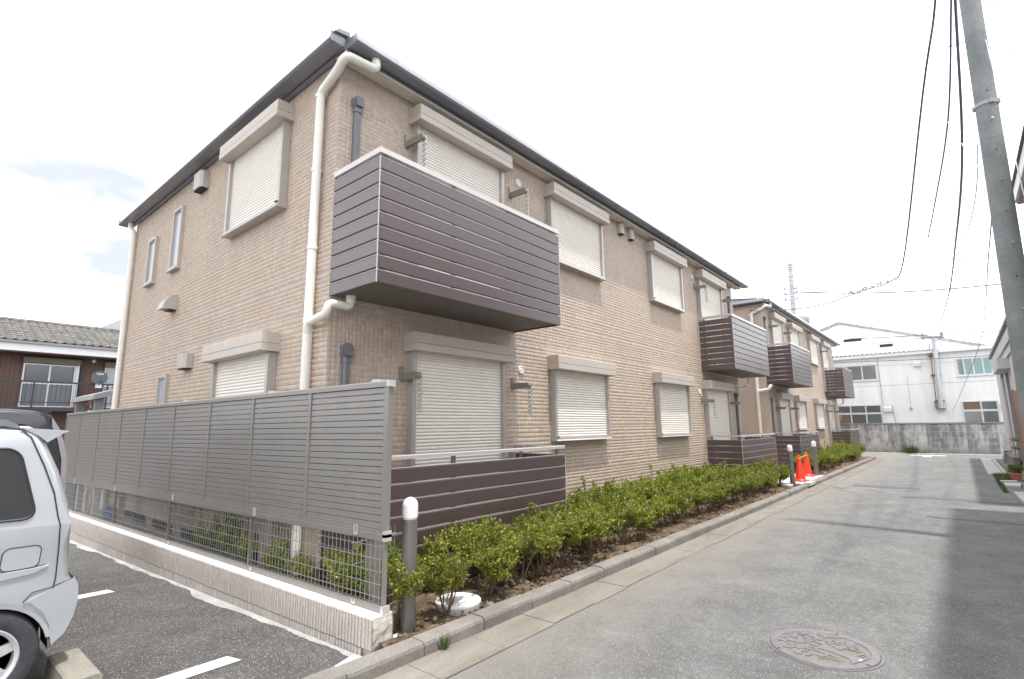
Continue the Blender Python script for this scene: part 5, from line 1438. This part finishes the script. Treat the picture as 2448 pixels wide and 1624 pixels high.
for z, h in ((5.98, .05), (10.2, .06)):
    c = pc(z); m = MB(); m.lathe([(prr(z) + .003, -h / 2), (prr(z) + .010, -h / 2), (prr(z) + .010, h / 2), (prr(z) + .003, h / 2)], tuple(c), 28)
    for a in (30, 80, 200, 250): m.box(c.x + math.cos(R(a)) * (prr(z) + .01) - .02, c.x + math.cos(R(a)) * (prr(z) + .01) + .02, c.y + math.sin(R(a)) * (prr(z) + .01) - .02, c.y + math.sin(R(a)) * (prr(z) + .01) + .02, z - .03, z + .03)
    m.build('steel_band', 'wire_grey', up)
m = MB(); m.box(6.80, 6.92, -6.3, -4.6, 9.3, 9.38); m.build('crossarm', 'steel_spiral', up)

# ------------------------------------------------------------------ wires
def wire(pts, r, label, cat='wire', matn='wire_dark', group=None, sag=0, name='overhead_wire', n=6):
    P = [Vector(p) for p in pts]; out = []
    for i in range(len(P) - 1):
        K = 14 if len(P) == 2 else 6
        for k in range(K + (1 if i == len(P) - 2 else 0)):
            t = k / K
            p0, p1, p2, p3 = P[max(i - 1, 0)], P[i], P[i + 1], P[min(i + 2, len(P) - 1)]
            if len(P) == 2: q = p1.lerp(p2, t) - Vector((0, 0, 4 * sag * t * (1 - t)))
            else: q = .5 * ((2 * p1) + (p2 - p0) * t + (2 * p0 - 5 * p1 + 4 * p2 - p3) * t * t + (3 * p1 - p0 - 3 * p2 + p3) * t ** 3)
            out.append(q)
    m = MB(); m.tube(out, r * .85, 5); return tag(m.build(name, matn), label, cat, group)
wire([(3.2, -5.15, 7.1), (4.5, -4.989, 6.33), (5.6, -4.767, 5.80), (10.5, -4.125, 4.824), (11.5, -3.806, 4.677), (12.6, -3.15, 4.785), (13.8, -1.878, 4.79), (15.0, -.212, 5.113), (15.5, .3, 5.30)], .016, 'dark service cable dropping from overhead and crossing to the far building')
m = MB()
for k in range(10):
    a = k * 2.1; c = Vector((11.6 + .11 * k, -3.75 + .055 * k * 2, 4.70 + .004 * k)); m.tube([c, c + Vector((.05 * math.cos(a), .05 * math.sin(a), .03))], .02, 5)
for s in (1, -1):
    m.tube(pipe_path([(11.45, -3.82, 4.70), (11.8, -3.4 + .1 * s, 4.85 * 1 - .16 * (s < 0)), (12.6, -3.1, 4.80)], .3, 6), .006, 4)
tag(m.build('cable_splice', 'wire_grey'), 'bundle of splices and loops on the dark service cable', 'splice')
wire([(4.6, -5.33, 7.85), (6, -5.215, 7.231), (8, -5.06, 6.435), (12, -4.795, 6.51), (15.6, -4.55, 6.69)], .017, 'long dark cable left of the pole ending in a hooked loop')
wire([(15.6, -4.55, 6.69), (16.0, -4.62, 6.45), (17, -4.9, 6.40), (19, -5.4, 6.6), (26, -7.2, 7.4)], .010, 'thin slack wire hooked to the loop end of the long cable')
wire([(4.2, -5.25, 7.5), (5.5, -5.22, 6.883), (8.0, -5.16, 5.75), (12, -5.018, 5.434), (20, -4.828, 5.798), (31.9, -4.27, 6.16)], .022, 'thick dark cable hanging nearest the pole and running to the factory flue')
wire([(8, -5.06, 6.43), (7.5, -5.2, 5.65), (7.2, -5.295, 5.202), (6.9, -5.37, 4.80)], .014, 'pale stay wire slanting from the long cable onto the pole', matn='wire_pale')
wire([(7.0, -5.30, 5.5), (8.5, -5.24, 5.1), (14, -5.022, 5.299), (22, -4.7, 5.75), (31.9, -4.27, 6.12)], .008, 'thin twisted wire from pole middle to the flue head', matn='wire_grey')
wire([(7.0, -5.42, 5.0), (10, -5.395, 4.555), (20, -5.384, 3.962), (32, -4.405, 2.066)], .012, 'thin dashed grey wire sinking from the pole to the factory window', matn='wire_grey')
wire([(7.4, -5.56, 8.2), (6.8, -5.552, 6.948), (5.5, -5.522, 4.139), (5.0, -5.5, 3.1)], .007, 'pale guy wire right of the concrete pole', matn='wire_pale', name='guy_wire')
gL = 'high pale wires from the distant pole'
for (za, zb__, lab) in ((13.5, 11.55, 'topmost'), (13.0, 11.05, 'second'), (12.55, 10.65, 'third'), (11.95, 10.2, 'fourth'), (11.7, 9.95, 'fifth')):
    wire([(42, 4.2, za), (40, -8.5, zb__)], .022, lab + ' pale line from the distant pole towards the right', matn='wire_dark', group=gL, sag=.25)
wire([(40, 3.6, 11.2), (40, -7.8, 9.75)], .055, 'lowest and darkest line from the distant pole towards the right', matn='wire_dark', group=gL, sag=.3)
for i, (z, lab) in enumerate(((13.5, 'upper'), (13.0, 'middle'), (12.6, 'lower'))):
    wire([(45, 4.8, z), (30, 14, z - 1.2)], .012, lab + ' pale line running left from the distant pole top', matn='wire_pale', group='pale lines left of the distant pole', sag=.3)
for i, (z, lab) in enumerate(((12.3, 'upper'), (12.0, 'second'), (11.6, 'third'), (11.2, 'lowest'))):
    wire([(45, 5.2, z), (43.5, 6.8, z - .25), (34, 14, z - 1.2)], .03 if i > 1 else .015, lab + ' low tension line dipping left of the distant pole', matn='wire_grey', group='low lines left of the distant pole')
wire([(31.7, -.4, 6.20), (31.7, -2.2, 6.08), (31.7, -4.1, 6.0), (31.7, -7.5, 5.83)], .03, 'thick dark wire along the factory meeting the flue head', matn='wire_dark')
wire([(31.7, -.9, 5.82), (31.7, -2.6, 5.78), (31.7, -3.2, 5.74), (31.7, -3.7, 5.86), (31.7, -7.3, 5.5)], .02, 'sagging second wire below the flue head on the factory', matn='wire_dark')
wire([(31.9, .6, 4.95), (31.9, -3, 4.80), (31.9, -7.0, 4.72)], .025, 'dark wire across the upper factory wall above the windows', matn='wire_dark')
wire([(31.9, .6, 4.66), (31.9, -3.4, 4.55), (31.9, -7.0, 4.52)], .012, 'thin wire across the upper factory wall through the window tops', matn='wire_grey')
gW = 'power lines above the wooden house'
for (z0, z1, lab) in ((11.17, 11.0, 'topmost'), (11.0, 10.85, 'second highest'), (10.7, 10.52, 'third highest'), (9.75, 9.65, 'fourth'), (9.59, 9.48, 'fifth'), (9.25, 9.13, 'sixth and bluish'), (8.88, 8.81, 'lowest')):
    wire([(-8, 40, z0 + .15), (9.5, 40, z1)], .011, lab + ' of the thin lines crossing the sky above the wooden house', matn='wire_pale' if z0 > 9.3 else 'wire_grey', group=gW, sag=.05)
# roof aerials over the old house
ae = thing('roof_aerial', 'thin television aerials above the wooden house ridge', 'aerial', (3.2, 45, 8.6))
for x in (3.1, 3.6):
    m = MB(); m.tube([(x, 45, 6), (x, 45, 9.3)], .015, 5); m.tube([(x - .35, 45, 9.25), (x + .35, 45, 9.3)], .012, 4); m.build('mast', 'wire_pale', ae)

# ------------------------------------------------------------------ right-hand houses
rh = thing('grey_house', 'grey rendered house along the right side with wooden door', 'house', (20, -6.2, 0))
m = MB(); m.box(11.2, 27.2, -12, -6.0, -.1, 3.5); m.build('wall', 'grey_house', rh)
m = MB(); m.box(10.9, 27.22, -12, -5.95, 3.5, 3.72); m.box(10.9, 27.25, -12, -5.90, 3.74, 4.06); m.box(10.9, 27.22, -12, -5.93, 4.06, 4.14); pa = m.build('parapet', 'grey_house', rh)
m = MB(); m.box(10.8, 27.3, -12, -5.84, 4.141, 4.22); m.build('eave_edge', 'grey_trim', rh)
m = MB(); m.box(19.4, 22.2, -6.0 + .001, -5.72, 3.16, 3.49); m.build('bay_moulding', 'grey_house', rh)
m = MB(); m.tube(pipe_path([(22.2, -5.93, 3.14), (22.0, -5.90, 3.0), (22.0, -5.90, .3)], .1), .045, 8); m.build('downpipe', 'grey_house', rh)
for q in ((22.9, 23.1, -5.95), (20.6, 20.75, -5.93)):
    m = MB(); m.box(q[0], q[1], -5.999, q[2], .3, 3.1); m.build('corner_trim', 'grey_trim', rh)
m = MB(); m.box(17.2, 19.5, -5.999, -5.96, .25, 2.42); m.build('door', 'door_wood', rh)
for q in (17.1, 19.5):
    m = MB(); m.box(q, q + .1, -5.999, -5.94, .25, 2.5); m.build('door_frame', 'grey_trim', rh)
m = MB(); m.box(20.6, 25.4, -5.95, -5.80, -.05, .36); m.box(20.55, 25.5, -5.97, -5.77, .361, .42); m.build('planter_wall', 'kerb_concrete', rh)
wb = thing('white_board', 'white board standing against the grey house corner', 'board', (25.5, -5.85, 0))
m = MB(); m.hexa([(24.2, -5.74, .3), (25.4, -5.74, .3), (25.4, -5.70, .3), (24.2, -5.70, .3), (24.2, -5.79, 1.0), (25.4, -5.79, 1.0), (25.4, -5.75, 1.0), (24.2, -5.75, 1.0)]); m.build('panel', 'white_board', wb)
for x in (24.3, 25.2):
    m = MB(); m.box(x, x + .05, -5.755, -5.735, -.02, .3); m.build('leg', 'grey_trim', wb)
po = thing('flower_planter', 'terracotta trough planter with yellow flowers at the right kerb', 'planter', (16.6, -5.6, .0))
m = MB(); m.hexa([(16.42, -5.68, .0), (16.95, -5.68, .0), (16.95, -5.52, .0), (16.42, -5.52, .0), (16.37, -5.72, .19), (17.0, -5.72, .19), (17.0, -5.48, .19), (16.37, -5.48, .19)]); m.box(16.35, 17.02, -5.735, -5.465, .19, .215); m.build('trough', 'terracotta', po)
def plant_leaves(c, n, h, sx, sy, parent, col='weed_green', name='foliage', s=.03):
    V = []; F = []; r = random.Random(3)
    for _ in range(n):
        p = Vector((c[0] + r.uniform(-sx, sx), c[1] + r.uniform(-sy, sy), c[2] + h * r.random())); d = Vector((r.gauss(0, 1), r.gauss(0, 1), r.gauss(.3, .6))).normalized(); q = d.cross(Vector((r.gauss(0, 1), r.gauss(0, 1), r.gauss(0, 1)))).normalized()
        o = len(V); V += [tuple(p), tuple(p + d * s + q * s * .4), tuple(p + d * s * 2), tuple(p + d * s - q * s * .4)]; F.append((o, o + 1, o + 2, o + 3))
    off = wloc(parent); return link(name, raw_mesh(name, [Vector(v) - off for v in V], F, [col]), parent)
plant_leaves((16.68, -5.6, .20), 700, .20, .28, .12, po); plant_leaves((16.75, -5.58, .38), 40, .05, .2, .1, po, 'flower_yellow', 'blossom', .02)
vb = thing('leafy_branch', 'green leafy sprigs hanging in front of the wooden door', 'plant', (15.5, -5.7, .6))
for i, z in enumerate((.85, 1.05, .45)):
    m = MB(); m.tube([(14.8, -5.75, z), (15.6, -5.55, z + .03)], .006, 5); m.build('stem', 'leafstem', vb); plant_leaves((15.3, -5.62, z), 30, .08, .35, .06, vb, s=.035)
nh = thing('white_eaved_house', 'house beside the pole with white eave corner at right edge', 'house', (4, -8, 0))
m = MB(); m.box(-2.5, 9.3, -13, -6.5, -.1, 5.35); m.build('wall', 'grey_house', nh)
m = MB(); m.box(-3.1, 9.88, -13.5, -5.87, 5.36, 5.44); m.build('soffit', 'olive_metal', nh)
m = MB(); m.box(-3.12, 9.9, -5.87, -5.84, 5.40, 5.62); m.box(9.88, 9.91, -13.5, -5.87, 5.40, 5.62); m.build('fascia', 'white_paint', nh)
m = MB(); m.add([(-3.2, -5.8, 5.63), (9.95, -5.8, 5.63), (9.95, -9.5, 7.3), (-3.2, -9.5, 7.3), (-3.2, -13.6, 5.63), (9.95, -13.6, 5.63)], [(0, 1, 2, 3), (3, 2, 5, 4), (1, 5, 2), (0, 3, 4), (0, 4, 5, 1)]); m.build('roof', 'roof_slate', nh)
m = MB(); m.tube(pipe_path([(9.6, -5.9, 5.42), (9.55, -6.1, 5.2), (9.35, -6.45, 5.0), (9.35, -6.45, .1)], .1), .035, 8); m.build('downpipe', 'vent_beige', nh)
